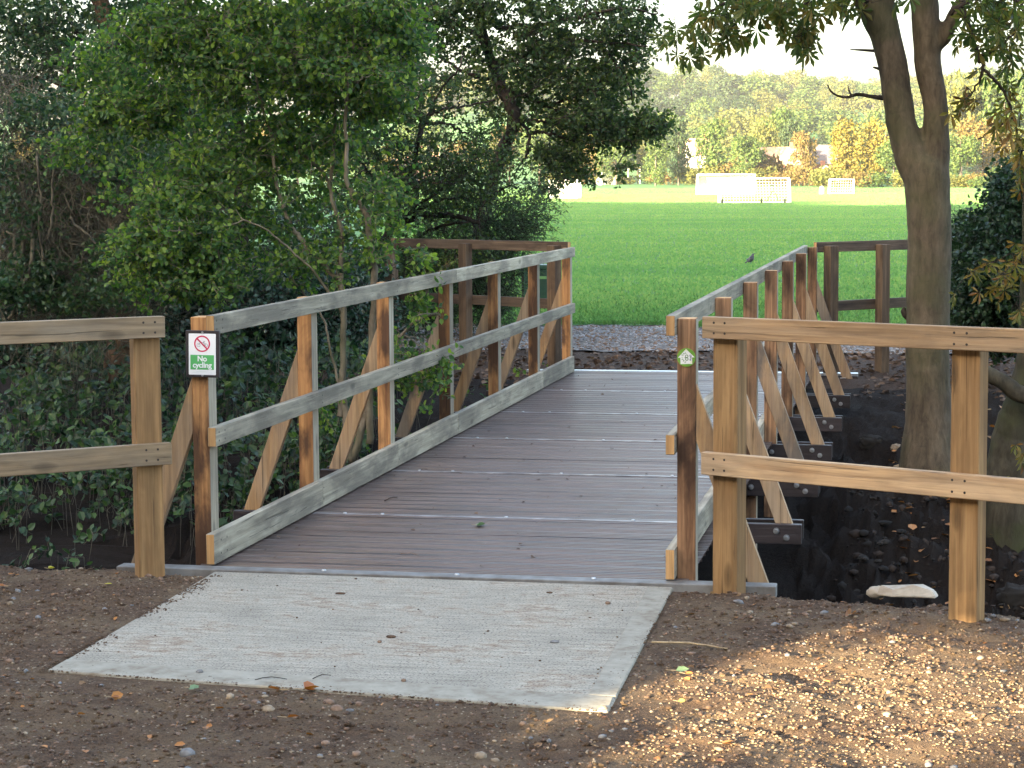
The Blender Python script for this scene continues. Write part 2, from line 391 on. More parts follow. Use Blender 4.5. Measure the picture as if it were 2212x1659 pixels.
M['bark_chest'] = bark('smooth_grey_brown_bark', (.125, .10, .068), (.06, .046, .032), (.07, .075, .033), 26, .45)
M['bark_moss'] = bark('mossy_bark', (.065, .058, .04), (.026, .023, .016), (.04, .047, .02), 24, .85)
M['bark_dark'] = bark('dark_bark', (.045, .035, .027), (.02, .016, .013), None, 14)
M['bark_pale'] = bark('pale_hazel_bark', (.22, .19, .145), (.10, .085, .06), (.10, .11, .05), 14, .4)
M['bark_far'] = bark('far_tree_bark', (.12, .10, .08), (.06, .05, .04), None, 2)
M['twig'] = speckled('dry_brown_twig', (.15, .135, .095), (.045, .04, .028), 8, .9)
M['bark_ivy'] = bark('ridged_brown_bark', (.16, .10, .06), (.05, .03, .02), None, 22)

# soil
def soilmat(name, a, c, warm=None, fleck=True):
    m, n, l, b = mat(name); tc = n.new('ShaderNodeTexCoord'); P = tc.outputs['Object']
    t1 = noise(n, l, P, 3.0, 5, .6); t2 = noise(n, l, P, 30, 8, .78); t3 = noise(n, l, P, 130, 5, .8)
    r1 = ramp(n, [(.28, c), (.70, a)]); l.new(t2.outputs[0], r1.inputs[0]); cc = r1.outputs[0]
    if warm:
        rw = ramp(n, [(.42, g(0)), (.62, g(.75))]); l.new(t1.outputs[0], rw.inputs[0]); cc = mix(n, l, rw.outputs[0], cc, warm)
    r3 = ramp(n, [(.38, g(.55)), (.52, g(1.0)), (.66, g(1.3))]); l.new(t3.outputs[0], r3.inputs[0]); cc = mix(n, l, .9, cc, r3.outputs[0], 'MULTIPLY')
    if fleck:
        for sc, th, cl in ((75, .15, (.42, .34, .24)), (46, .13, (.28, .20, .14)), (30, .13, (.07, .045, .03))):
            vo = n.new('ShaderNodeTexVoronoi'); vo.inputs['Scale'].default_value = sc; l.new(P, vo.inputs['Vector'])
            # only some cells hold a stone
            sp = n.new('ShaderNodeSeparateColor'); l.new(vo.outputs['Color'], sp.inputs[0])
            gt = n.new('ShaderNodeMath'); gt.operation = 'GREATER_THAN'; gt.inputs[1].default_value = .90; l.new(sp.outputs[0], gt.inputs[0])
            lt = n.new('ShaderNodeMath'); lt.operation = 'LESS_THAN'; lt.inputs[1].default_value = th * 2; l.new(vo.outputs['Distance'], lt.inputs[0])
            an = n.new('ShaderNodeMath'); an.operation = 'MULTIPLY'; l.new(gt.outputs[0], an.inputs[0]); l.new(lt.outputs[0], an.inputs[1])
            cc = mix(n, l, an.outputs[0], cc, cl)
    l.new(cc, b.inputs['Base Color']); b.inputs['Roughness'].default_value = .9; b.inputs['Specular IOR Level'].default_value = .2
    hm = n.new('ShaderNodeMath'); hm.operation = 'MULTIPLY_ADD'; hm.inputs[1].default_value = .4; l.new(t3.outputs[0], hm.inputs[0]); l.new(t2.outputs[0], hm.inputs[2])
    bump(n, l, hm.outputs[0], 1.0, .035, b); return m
M['soil'] = soilmat('stony_brown_soil', (.215, .135, .080), (.060, .037, .024), (.23, .16, .095))
M['bank'] = soilmat('shade_darkened_bank_soil', (.024, .015, .010), (.008, .006, .0045), None, False)  # near-black colour carries the shade of the ditch
M['mulch'] = soilmat('brown_leaf_mulch', (.115, .075, .052), (.035, .022, .016), None, False)

m, n, l, b = mat('worn_concrete'); M['concrete'] = m
tc = n.new('ShaderNodeTexCoord'); P = tc.outputs['Object']
t1 = noise(n, l, mapping(n, l, P, (3, 90, 3)), 1.0, 5, .7, .3); t2 = noise(n, l, P, 2.4, 6, .65); t3 = noise(n, l, P, 110, 3, .6); t4 = noise(n, l, mapping(n, l, P, (12, 26, 12)), 1.0, 5, .7)
r1 = ramp(n, [(.3, (.20, .18, .135)), (.7, (.45, .415, .34))]); l.new(t1.outputs[0], r1.inputs[0]); cc = r1.outputs[0]
rb = ramp(n, [(.35, g(.78)), (.65, g(1.12))]); l.new(t2.outputs[0], rb.inputs[0]); cc = mix(n, l, 1.0, cc, rb.outputs[0], 'MULTIPLY')
mm = n.new('ShaderNodeMath'); mm.operation = 'MULTIPLY'; l.new(t2.outputs[0], mm.inputs[0]); l.new(t4.outputs[0], mm.inputs[1])
r2 = ramp(n, [(.265, g(0)), (.36, g(.75))]); l.new(mm.outputs[0], r2.inputs[0]); cc = mix(n, l, r2.outputs[0], cc, (.20, .135, .085))
r3 = ramp(n, [(.37, (.14, .10, .07)), (.46, g(1))]); l.new(t3.outputs[0], r3.inputs[0]); cc = mix(n, l, .8, cc, r3.outputs[0], 'MULTIPLY')
l.new(cc, b.inputs['Base Color']); b.inputs['Roughness'].default_value = .85; bump(n, l, mix(n, l, .5, t1.outputs[0], t3.outputs[0]), .8, .006, b)
m, n, l, b = mat('smooth_concrete_edge'); M['concrete_edge'] = m
tc = n.new('ShaderNodeTexCoord'); t1 = noise(n, l, tc.outputs['Object'], 9, 6, .7); r1 = ramp(n, [(.3, (.15, .115, .075)), (.5, (.255, .235, .185)), (.7, (.33, .305, .245))]); l.new(t1.outputs[0], r1.inputs[0]); l.new(r1.outputs[0], b.inputs['Base Color']); b.inputs['Roughness'].default_value = .8
t3 = noise(n, l, tc.outputs['Object'], 60, 3, .6); bump(n, l, t3.outputs[0], .3, .003, b)

# deck: brown composite, slightly shiny when damp
m, n, l, b = mat('purple_brown_grooved_decking'); M['deck'] = m
tc = n.new('ShaderNodeTexCoord'); P = tc.outputs['Object']
t1 = noise(n, l, mapping(n, l, P, (1.1, 34, 1)), 1.0, 6, .72, .2); t2 = noise(n, l, P, 1.6, 5, .6); t3 = noise(n, l, mapping(n, l, P, (14, 120, 1)), 1.0, 4, .7)
r1 = ramp(n, [(.38, (.030, .019, .016)), (.50, (.085, .058, .050)), (.64, (.170, .125, .110))]); l.new(t1.outputs[0], r1.inputs[0])
r2 = ramp(n, [(.3, g(.8)), (.7, g(1.15))]); l.new(t2.outputs[0], r2.inputs[0]); cc = mix(n, l, 1.0, r1.outputs[0], r2.outputs[0], 'MULTIPLY')
r3 = ramp(n, [(.60, g(0)), (.80, g(.5))]); l.new(t3.outputs[0], r3.inputs[0]); cc = mix(n, l, r3.outputs[0], cc, (.30, .26, .25))
l.new(cc, b.inputs['Base Color'])
r4 = ramp(n, [(.35, g(.30)), (.65, g(.60))]); l.new(t1.outputs[0], r4.inputs[0]); l.new(r4.outputs[0], b.inputs['Roughness']); b.inputs['Specular IOR Level'].default_value = .6
bump(n, l, t3.outputs[0], .25, .003, b)

# grass: blades stand upright, so the micro-normals lean randomly towards the horizon
m, n, l, b = mat('mown_grass'); M['grass'] = m
tc = n.new('ShaderNodeTexCoord'); P = tc.outputs['Object']
t1 = noise(n, l, mapping(n, l, P, (.10, .5, 1)), 1.0, 5, .65, .6); t2 = noise(n, l, mapping(n, l, P, (1.2, 2.0, 1)), 1.0, 6, .7); t3 = noise(n, l, P, 40, 4, .8)
r1 = ramp(n, [(.3, (.06, .15, .045)), (.55, (.08, .18, .052)), (.75, (.11, .19, .06))]); l.new(t1.outputs[0], r1.inputs[0])
r2 = ramp(n, [(.35, g(.80)), (.65, g(1.15))]); l.new(t2.outputs[0], r2.inputs[0]); cc = mix(n, l, 1.0, r1.outputs[0], r2.outputs[0], 'MULTIPLY')
r3 = ramp(n, [(.3, g(.7)), (.7, g(1.25))]); l.new(t3.outputs[0], r3.inputs[0]); cc = mix(n, l, .8, cc, r3.outputs[0], 'MULTIPLY')
l.new(cc, b.inputs['Base Color']); b.inputs['Roughness'].default_value = .8; b.inputs['Specular IOR Level'].default_value = .15
M['blade'] = leafmat('grass_blade', [(.05, .12, .035), (.075, .17, .045), (.11, .20, .055)], .35, .5, .3)
M['turf'] = leafmat('turf_blade', [(.072, .17, .055), (.10, .215, .07), (.13, .255, .08), (.19, .29, .09), (.23, .26, .10)], .45, .6, .2, 1.0, .62, (.05, .22, 1))

m, n, l, b = mat('grey_gravel'); M['gravel'] = m
tc = n.new('ShaderNodeTexCoord'); P = tc.outputs['Object']; vo = n.new('ShaderNodeTexVoronoi'); vo.inputs['Scale'].default_value = 28; l.new(P, vo.inputs['Vector'])
sp = n.new('ShaderNodeSeparateColor'); l.new(vo.outputs['Color'], sp.inputs[0])
r1 = ramp(n, [(0, (.05, .05, .05)), (.5, (.12, .12, .122)), (.9, (.22, .22, .225)), (1, (.45, .45, .45))]); l.new(sp.outputs[0], r1.inputs[0])
t2 = noise(n, l, P, 1.3, 5, .7); r2 = ramp(n, [(.40, g(0)), (.60, g(.8))]); l.new(t2.outputs[0], r2.inputs[0]); cc = mix(n, l, r2.outputs[0], r1.outputs[0], (.085, .06, .042))
l.new(cc, b.inputs['Base Color']); b.inputs['Roughness'].default_value = .8; bump(n, l, vo.outputs['Distance'], .8, .02, b)

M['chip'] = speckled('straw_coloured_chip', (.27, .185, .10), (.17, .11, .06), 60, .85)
M['stone_a'] = speckled('pale_flint', (.30, .24, .165), (.17, .125, .08), 40, .8)
M['stone_b'] = speckled('brown_pebble', (.23, .15, .10), (.12, .075, .05), 40, .8)
M['stone_c'] = speckled('grey_pebble', (.20, .20, .20), (.10, .10, .10), 40, .75)
M['rock'] = speckled('shade_darkened_stone', (.016, .013, .010), (.005, .0045, .004), 9, .97)  # ditch shade is put into this near-black stone colour
M['stone_d'] = speckled('light_grey_pebble', (.34, .34, .35), (.18, .18, .18), 40, .8); M['bankclod'] = speckled('dark_earth_clod', (.035, .022, .014), (.012, .008, .006), 40, .95)
M['slab_stone'] = speckled('pale_limestone', (.50, .45, .37), (.33, .28, .22), 14, .85)
M['dry'] = leafmat('dry_fallen_leaf', [(.28, .11, .03), (.40, .18, .05), (.16, .07, .03), (.30, .20, .09)], .15)
M['straw'] = speckled('pale_straw', (.42, .32, .18), (.25, .18, .10), 30, .8)
M['green_lf'] = leafmat('fresh_fallen_leaf', [(.12, .20, .10), (.18, .26, .13)], .2)
M['yel_lf'] = leafmat('yellow_fallen_leaf', [(.45, .42, .06), (.5, .45, .1)], .2)
M['orange_lf'] = leafmat('orange_fallen_leaf', [(.38, .17, .04), (.30, .09, .03)], .2)
M['soilclod'] = speckled('brown_earth_clod', (.11, .065, .038), (.05, .03, .02), 60, .9)
M['mulchleaf'] = leafmat('brown_mulch_leaf', [(.05, .03, .02), (.10, .065, .045), (.17, .12, .085)], .1, .7, .2)
M['water'] = simple('dark_stream_water', (.015, .015, .012), .08)

# ------------------------------------------------------------------ terrain
def lerp_tab(x, tab):
    return np.interp(x, [t[0] for t in tab], [t[1] for t in tab])
EDGE = [(-30, 8.9), (-6, 8.85), (-4.2, 8.76), (-3.4, 8.72), (-.9, 8.70), (-.6, 8.62), (-.2, 8.60), (.4, 8.40), (1.5, 7.95), (6, 7.0), (30, 5)]
def zbank(x, y):
    e = lerp_tab(x, EDGE) + .025 * np.sin(x * 7) + .015 * np.sin(x * 17 + 1)
    d = y - e
    z = lerp_tab(d, [(-50, -.004), (-.10, -.006), (0, -.04), (.10, -.35), (.35, -1.1), (.8, -1.65), (2.6, -1.7)])
    sh = lerp_tab(x, [(-30, -1.5), (-6, -1.2), (-3.5, -.4), (-1, 0), (30, 0)])
    y2 = y - sh
    zf = lerp_tab(y2, [(11.2, -1.7), (12.5, -1.25), (14.0, -.78), (15.6, -.45), (17.2, -.16), (18.3, -.035), (19.5, -.02), (22, -.012), (3000, 0)])
    z = np.where(y2 > 11.2, zf, z)
    return z
def zfar(x, y):
    return np.where(y > 280, (np.minimum(y, 560) - 280) * .0085, 0.0)
def hill_h(x, y):
    # X along the hill is measured relative to the view axis
    s = x + y * .2
    prof = 46 + 5 * np.sin(s / 70 + .8) + 3 * np.sin(s / 31) + np.clip(-s - 20, 0, 300) * .01
    t = np.clip((y - 560) / 520, 0, 1)
    return prof * t * t * (3 - 2 * t) * .78
def terrain(x, y):
    z = zbank(x, y)
    near = (y < 22)
    bumps = .010 * gnoise(np.stack([x, y, 0 * x], -1), .9) + .006 * gnoise(np.stack([x, y, 0 * x + 3], -1), .25) + .004 * gnoise(np.stack([x, y, 0 * x + 5], -1), .09)
    bank = np.clip((-.1 - z) * 3, 0, 1)
    ds = np.maximum(np.maximum(-3.06 - x, x + 1.02), np.maximum(6.775 - (x + 3.03) * .1133 - y, 0)); fl = np.clip(ds / .22, 0.12, 1)
    z = z + np.where(near, bumps * (1 + 7 * bank) * fl, 0)
    yl = 6.775 - (x + 3.03) * .1133
    under = (x > -3.04) & (x < -1.05) & (y > yl + .03) & (y < 8.64)
    z = np.where(under, -.06, z)
    return z + zfar(x, y) + hill_h(x, y)
def axis(segs):
    out = []
    for a, b, s in segs: out += list(np.arange(a, b, s))
    return np.array(out)
xs = axis([(-900, -100, 50), (-100, -20, 8), (-20, -5, .8), (-5, 1.4, .03), (1.4, 6, .3), (6, 30, 3), (30, 100, 10), (100, 901, 50)])
ys = axis([(-120, 0, 15), (0, 5.2, .6), (5.2, 9.6, .025), (9.6, 20.5, .11), (20.5, 30, .8), (30, 280, 25), (280, 560, 20), (560, 1100, 18), (1100, 2500, 200)])
X, Y = np.meshgrid(xs, ys); Z = terrain(X.ravel(), Y.ravel())
nx, ny = len(xs), len(ys)
idx = np.arange(nx * ny).reshape(ny, nx)
Fq = np.stack([idx[:-1, :-1], idx[:-1, 1:], idx[1:, 1:], idx[1:, :-1]], -1).reshape(-1, 4)
cx_ = (X[:-1, :-1] + X[1:, 1:]).ravel() / 2; cy_ = (Y[:-1, :-1] + Y[1:, 1:]).ravel() / 2
edge = lerp_tab(cx_, EDGE)
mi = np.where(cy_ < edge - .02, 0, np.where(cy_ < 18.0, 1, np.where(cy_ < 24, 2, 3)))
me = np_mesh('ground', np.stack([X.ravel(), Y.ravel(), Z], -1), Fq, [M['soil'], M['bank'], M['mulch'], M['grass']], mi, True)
gr = link('ground', me); gr['kind'] = 'structure'

# playing field sheet with a ragged near edge
def sheet(name, xr, y0f, y1, m, z, step=.15, ny=60, far=True):
    xs = np.concatenate([np.arange(-300, -14, 13), np.arange(-14, 6, step), np.arange(6, 250, 12)])
    V = []; Fc = []
    t = np.linspace(0, 1, ny) ** 4
    for j in range(ny):
        for x in xs:
            a = y0f(x); y = a + (y1(x) - a) * t[j]; V.append((x, y, z + float(zfar(np.array([x]), np.array([y]))[0])))
    n_ = len(xs)
    for j in range(ny - 1):
        for i in range(n_ - 1): Fc.append((j * n_ + i, j * n_ + i + 1, (j + 1) * n_ + i + 1, (j + 1) * n_ + i))
    o = link(name, np_mesh(name, V, Fc, m)); o['kind'] = 'structure'; return o
rag = lambda x, s: .10 * math.sin(x * 3.1 + s) + .08 * math.sin(x * 7.7 + 2 * s) + .05 * math.sin(x * 17 + s)
fe = lambda x: 24.4 + rag(x, 0)
sheet('gravel_path', None, lambda x: 20.9 + rag(x, 2), lambda x: 24.8, M['gravel'], .002, ny=8)
sheet('playing_field', None, fe, lambda x: 555, M['grass'], .012)
w = MB(); w.poly([(-40, 8.6, -1.55), (30, 8.6, -1.55), (30, 12.6, -1.55), (-40, 12.6, -1.55)]); w.build('stream_water', M['water'], kind='structure')

# concrete approach slab
def prism(s, pts, z0, z1, bev=.004):
    bm = bmesh.new(); a = [bm.verts.new((x, y, z0)) for x, y in pts]; c = [bm.verts.new((x, y, z1)) for x, y in pts]
    bm.faces.new(a); bm.faces.new(c)
    for i in range(len(pts)): bm.faces.new((a[i], a[(i + 1) % len(pts)], c[(i + 1) % len(pts)], c[i]))
    bmesh.ops.recalc_face_normals(bm, faces=bm.faces[:]); bmesh.ops.bevel(bm, geom=bm.edges[:], offset=bev, segments=1, affect='EDGES'); s.add(bm)
s = MB(); prism(s, [(-3.03, 6.775), (-1.0, 6.545), (-1.045, 8.655), (-3.08, 8.68)], -.14, 0.0, .006); o = s.build('concrete_path', M['concrete'], kind='structure')
s = MB(); prism(s, [(-3.029, 6.776), (-1.001, 6.546), (-1.01, 6.74), (-3.031, 6.95)], -.138, .003); prism(s, [(-1.10, 6.752), (-1.003, 6.742), (-1.043, 8.62), (-1.15, 8.62)], -.138, .0033); s.build('concrete_path_edge', M['concrete_edge'], kind='structure')

# ------------------------------------------------------------------ footbridge
YP = [8.862 + 1.5987 * i for i in range(7)]
B0 = Vector((-2.1, 8.7, 0))
bridge = empty('footbridge', B0, 'timber footbridge with purple brown grooved deck and braced railings', 'footbridge')
def bpart(mb, name, mats, loc=(0, 0, 0), parent=None):
    return mb.build(name, mats, parent or bridge, Vector(loc) - B0)
def bcopy(o, loc, rz=0):
    c = o.copy(); col.objects.link(c); c.location = Vector(loc) - B0; return c
# deck boards: cross section along Y with grooves
d = MB(); y = 8.79; pts = []
r_ = random.Random(3); k = 0
while y < 18.6:
    wdt = .1453
    dz = r_.uniform(-.0015, .0015)
    pts.append((y + .002, -.02)); pts.append((y + .002, dz))
    for q in range(1, 4):
        yy = y + wdt * q / 4
        pts += [(yy - .009, dz), (yy - .006, dz - .007), (yy + .006, dz - .007), (yy + .009, dz)]
    pts.append((y + wdt - .003, dz)); pts.append((y + wdt - .003, -.02))
    y += wdt; k += 1
V = []; Fc = []
for (yy, zz) in pts: V += [(-3.2, yy, zz), (-1.0, yy, zz)]
for i in range(len(pts) - 1): Fc.append((2 * i, 2 * i + 1, 2 * i + 3, 2 * i + 2))
dk = link('deck', np_mesh('deck', np.array(V) - np.array(B0), Fc, M['deck']), bridge)
# pale joint strips with screw heads over each beam
seamY = [10.321, 11.94, 13.55, 15.15, 16.80]
for sy in seamY:
    s = MB(); s.box((-3.115, -.020, -.006), (-1.09, .018, .0030)); s.box((-3.115, -.030, -.006), (-1.09, -.0235, -.002), 2)
    for x in (-2.75, -2.1, -1.45, -2.95, -1.2): s.cyl((x, .008, .002), (x, .008, .0085), .011, .008, mi=1)
    bpart(s, 'joint_strip', [M['strip'] if 'strip' in M else M['deck'], M['steel'], M['screw']], (0, sy, 0))
s = MB(); s.box((-3.55, -.045, -.05), (-.62, .045, .003), bev=.003)
for x in (-2.6, -2.0, -1.4): s.cyl((x, .0, .002), (x, .0, .010), .012, .009, mi=1)
bpart(s, 'end_plate', [M['steel_dull'], M['steel']], (0, 8.755, 0))
s = MB(); s.box((-3.58, -.05, -.1), (-.615, .04, .006), bev=.003); bpart(s, 'end_plate', [M['steel'], M['steel']], (0, 18.62, 0))
# posts: left and right kinds
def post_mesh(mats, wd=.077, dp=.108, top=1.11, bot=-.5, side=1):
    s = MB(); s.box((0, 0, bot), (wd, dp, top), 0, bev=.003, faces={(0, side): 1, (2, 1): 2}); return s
tops = [1.106, 1.10, 1.108, 1.104, 1.11, 1.106, 1.11]
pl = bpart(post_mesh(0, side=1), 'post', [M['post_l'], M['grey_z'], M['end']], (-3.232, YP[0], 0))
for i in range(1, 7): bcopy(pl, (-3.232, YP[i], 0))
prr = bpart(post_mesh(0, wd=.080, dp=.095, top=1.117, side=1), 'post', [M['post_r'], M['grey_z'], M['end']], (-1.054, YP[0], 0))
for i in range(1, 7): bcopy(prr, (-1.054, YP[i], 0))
# braces
def brace(sgn, dark=False):
    s = MB(); w2 = .042
    top = Vector((0, 0, .80)); foot = Vector((.345, 0, -.11))
    dv = (foot - top).normalized(); pv = Vector((dv.z, 0, -dv.x)); pv = pv if pv.x > 0 else -pv
    # outline: top cut vertical against post, foot cut flat
    a = [(0, .84), (0, .84 - .245), (foot.x - .085, -.11), (foot.x + .0, -.11)]
    bm = bmesh.new(); f0 = [bm.verts.new((sgn * x, 0.004, z)) for x, z in a]; f1 = [bm.verts.new((sgn * x, .044, z)) for x, z in a]
    bm.faces.new(f0); bm.faces.new(f1[::-1])
    for i in range(4): bm.faces.new((f0[i], f1[i], f1[(i + 1) % 4], f0[(i + 1) % 4]))
    bmesh.ops.recalc_face_normals(bm, faces=bm.faces[:])
    bmesh.ops.bevel(bm, geom=bm.edges[:], offset=.002, segments=1, affect='EDGES')
    s.add(bm); return s
brl = brr = None
for i in range(7):
    for sgn in (-1, 1):
        x = -3.2325 if sgn < 0 else -.9735
        mt = M['brace_dark'] if (i in (2, 6) and sgn > 0) or (i == 3 and sgn < 0) else M['brace']
        bpart(brace(sgn), 'brace', mt, (x, YP[i], 0))
# cross beams with bolts; the last one is bolted behind the brace with square washers
for i in range(7):
    if i == 0: continue
    s = MB(); s.box((-1.485, 0, -.112), (1.485, .045, -.012), bev=.003); last = i == 6
    o = bpart(s, 'cross_beam', M['beam'], (-2.1, YP[i] + (.048 if last else -.047), 0))
    for sg in (-1, 1):
        b0 = None
        for (bx, bz) in ((1.36, -.045), (1.41, -.078), (1.10, -.06), (1.05, -.035)):
            s = MB()
            if last and bx > 1.2: s.box((-.024, -.052, -.024), (.024, -.047, .024)); s.cyl((0, -.066, 0), (0, -.05, 0), .011, n=6)
            else: s.cyl((0, -.003, 0), (0, -.0005, 0), .016, n=16); s.cyl((0, -.014, 0), (0, -.003, 0), .010, .011, n=6)
            bo = s.build('bolt', M['steel'], o, (sg * bx, 0, bz))
    # second board behind post
    if not last:
        s = MB(); s.box((-1.485, .11, -.112), (1.485, .15, -.014), bev=.003); bpart(s, 'cross_beam', M['beam'], (-2.1, YP[i], 0))
# side stringers under the deck
for x in (-3.0, -2.1, -1.25):
    s = MB(); s.box((-.05, 0, -.30), (.05, 9.9, -.115)); bpart(s, 'under_beam', M['beam'], (x, 8.72, 0))
# rails
def rail(x0, x1, y0, y1, z0, z1, splits, inner, name, mt=None):
    """one rail built from boards butted end to end, with screws on the inner face"""
    ys_ = [y0] + splits + [y1]
    for a, c in zip(ys_[:-1], ys_[1:]):
        s = MB(); dx = rnd.uniform(-.0015, .0015)
        s.box((0, 0, 0), (x1 - x0, c - a - .002, z1 - z0), 0, bev=.002, faces={(1, -1): 1, (1, 1): 1})
        for yp in YP:
            for q in ((.02, .10) if (c < y0 + 99 and abs(yp - y0) < .2) else (.055,)):
                if a - .05 < yp + q < c - .01:
                    for zz in (.28, .72):
                        xx = (x1 - x0) if inner > 0 else 0
                        s.cyl((xx - inner * .002, yp + q - a, (z1 - z0) * zz), (xx + inner * .0006, yp + q - a, (z1 - z0) * zz), .0048, n=8, mi=2)
        bpart(s, name, [mt or M['grey_y'], M['end'], M['screw']], (x0 + dx, a, z0))
rail(-3.1545, -3.116, 8.85, 18.50, 1.032, 1.118, [13.72], 1, 'top_rail')
rail(-3.1545, -3.116, 8.84, 18.50, .532, .618, [13.66], 1, 'mid_rail')
rail(-3.1545, -3.116, 8.79, 18.44, .008, .145, [10.50, 12.10, 13.74, 16.9], 1, 'kickboard')
rail(-1.0935, -1.0545, 8.79, 18.48, 1.048, 1.134, [13.72], -1, 'top_rail')
rail(-1.0935, -1.0545, 8.79, 18.48, .542, .628, [13.66], -1, 'mid_rail')
rail(-1.0935, -1.0545, 8.77, 18.44, .008, .138, [13.74], -1, 'kickboard')

# ------------------------------------------------------------------ fences
def fence(name, label, p0, ang, length, posts, rails, pm, rm, pw, pd, ptop, side, screws=True):
    """p0: where the near end of the rails' face starts; local x runs along the fence; side=-1 rails stand on local -y of the posts"""
    root = empty(name, p0, label, 'fence'); root.rotation_euler = (0, 0, ang)
    for (px, pb) in posts:
        s = MB(); y0 = 0.0 if side < 0 else -pd
        s.box((0, y0, pb), (pw, y0 + pd, ptop), 0, bev=.004); s.build('post', pm, root, (px, 0, 0))
    for (x0, x1, z0, z1) in rails:
        s = MB(); a, c = ((-.042, -.0008) if side < 0 else (.0008, .042))
        s.box((0, a, 0), (x1 - x0, c, z1 - z0), 0, bev=.003, faces={(0, -1): 1, (0, 1): 1})
        if screws:
            for (px, pb) in posts:
                if px < x0 - .06 or px > x1: continue
                for dx in (.030, .082):
                    for zz in (.26, .74): s.cyl((px + dx - x0, a + .001, (z1 - z0) * zz), (px + dx - x0, a - .0006, (z1 - z0) * zz), .0052, n=8, mi=2)
        s.build('rail', [rm, M['end'], M['screw']], root, (x0, 0, z0))
    return root
aR = math.atan2(-.476, .970)
fence('post_and_rail_fence', 'tan two-rail timber fence in front of the big tree trunk, right foreground', (-.905, 8.66, 0), aR, 3, [(.028, -.35), (1.10, -.4), (2.18, -.4)],
      [(0, 2.4, 1.052, 1.142), (-.004, 2.4, .484, .578)], M['fence_z'], M['fence_x'], .118, .078, 1.118, -1)
aL = math.atan2(.647, .763)
rl = fence('post_and_rail_fence', 'weathered two-rail timber fence in front of the brambles, left foreground', (-3.245, 8.60, 0), aL, 3, [(-.150, -.35), (-1.23, -.4)],
      [(-2.2, -.022, 1.041, 1.134), (-2.2, -.004, .488, .583)], M['fence_z'], M['fence_xl'], .118, .062, 1.112, -1)
# far fences, rails on the field side
def far_fence(label, P, rail_ends):
    (x0, y0), (x1, y1) = rail_ends; a = math.atan2(y1 - y0, x1 - x0); L = math.hypot(x1 - x0, y1 - y0)
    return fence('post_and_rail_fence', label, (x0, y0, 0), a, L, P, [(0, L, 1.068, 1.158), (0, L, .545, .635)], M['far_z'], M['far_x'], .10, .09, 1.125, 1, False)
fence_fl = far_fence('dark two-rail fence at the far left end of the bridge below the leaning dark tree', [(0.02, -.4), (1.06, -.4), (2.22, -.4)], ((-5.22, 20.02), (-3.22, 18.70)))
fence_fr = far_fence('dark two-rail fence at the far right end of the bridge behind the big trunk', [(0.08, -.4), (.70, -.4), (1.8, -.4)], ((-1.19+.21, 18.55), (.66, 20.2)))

# ------------------------------------------------------------------ signs
def text_mesh(txt, size, loc, rot, mt, name, parent, ext=.0006, bold=.0, align='CENTER'):
    cu = bpy.data.curves.new('t', 'FONT'); cu.body = txt; cu.size = size; cu.extrude = ext; cu.offset = bold; cu.align_x = align; cu.align_y = 'CENTER'; cu.space_character = .96
    o = bpy.data.objects.new('t', cu); col.objects.link(o)
    dg = bpy.context.evaluated_depsgraph_get(); me = bpy.data.meshes.new_from_object(o.evaluated_get(dg)); bpy.data.objects.remove(o)
    me.name = name; me.materials.clear(); me.materials.append(mt)
    q = link(name, me, parent, loc); q.rotation_euler = rot; return q
# local sign space: x right, z up, faces -Y
sg = empty('no_cycling_sign', (-3.172, YP[0] - .003, .9475), 'white and green no cycling sign on black board screwed to bridge post', 'sign')
sg.rotation_euler = (0, R(1.0), R(3))
s = MB(); s.box((-.077, -.020, -.1045), (.077, 0, .1045), bev=.002); s.build('backing_board', M['black_board'], sg)
s = MB(); s.box((-.062, -.0235, -.093), (.062, -.0205, .091), bev=.0025)
fp = s.build('sign_panel', M['white'], sg)
def ring(s, c, r0, r1, y, n=48, mi=0):
    for i in range(n):
        a0, a1 = 2 * math.pi * i / n, 2 * math.pi * (i + 1) / n
        s.poly([(c[0] + r0 * math.cos(a0), y, c[1] + r0 * math.sin(a0)), (c[0] + r1 * math.cos(a0), y, c[1] + r1 * math.sin(a0)),
                (c[0] + r1 * math.cos(a1), y, c[1] + r1 * math.sin(a1)), (c[0] + r0 * math.cos(a1), y, c[1] + r0 * math.sin(a1))], mi)
def bar(s, a, c, w, y, mi=0):
    a = Vector((a[0], y, a[1])); c = Vector((c[0], y, c[1])); d_ = (c - a).normalized(); p = Vector((-d_.z, 0, d_.x)) * w / 2
    s.poly([a - p, c - p, c + p, a + p], mi)
s = MB(); c0 = (0, .046); ring(s, c0, .0305, .0365, -.0246); bar(s, (-.0235, .0695), (.0235, .0225), .0065, -.0247)
s.build('prohibition_ring', M['red'], fp)
s = MB(); yb = -.0241   # bicycle
for cx in (-.0165, .0170): ring(s, (cx, .0395), .0068, .0080, yb, 28); 
for a_, c_ in (((-.0165, .0395), (-.0085, .0525)), ((-.0085, .0525), (.0085, .0525)), ((.0085, .0525), (.0165, .0395)), ((-.0085, .0525), (.002, .0395)), ((.002, .0395), (.0165, .0395)),
               ((.002, .0395), (.0095, .0570)), ((-.0095, .0585), (-.0075, .0515)), ((-.0115, .0585), (-.0075, .0590)), ((.006, .0575), (.013, .0575))):
    bar(s, a_, c_, .0014, yb)
s.build('bicycle_symbol', M['ink'], fp)
s = MB(); s.box((-.054, -.0243, -.0695), (.054, -.0238, -.004), bev=.0002); s.build('green_panel', M['green_panel'], fp)
text_mesh('No', .034, (0, -.0250, -.0215), (R(90), 0, 0), M['white'], 'lettering', fp, .0003, .0009)
text_mesh('cycling', .034, (0, -.0250, -.050), (R(90), 0, 0), M['white'], 'lettering', fp, .0003, .0009)
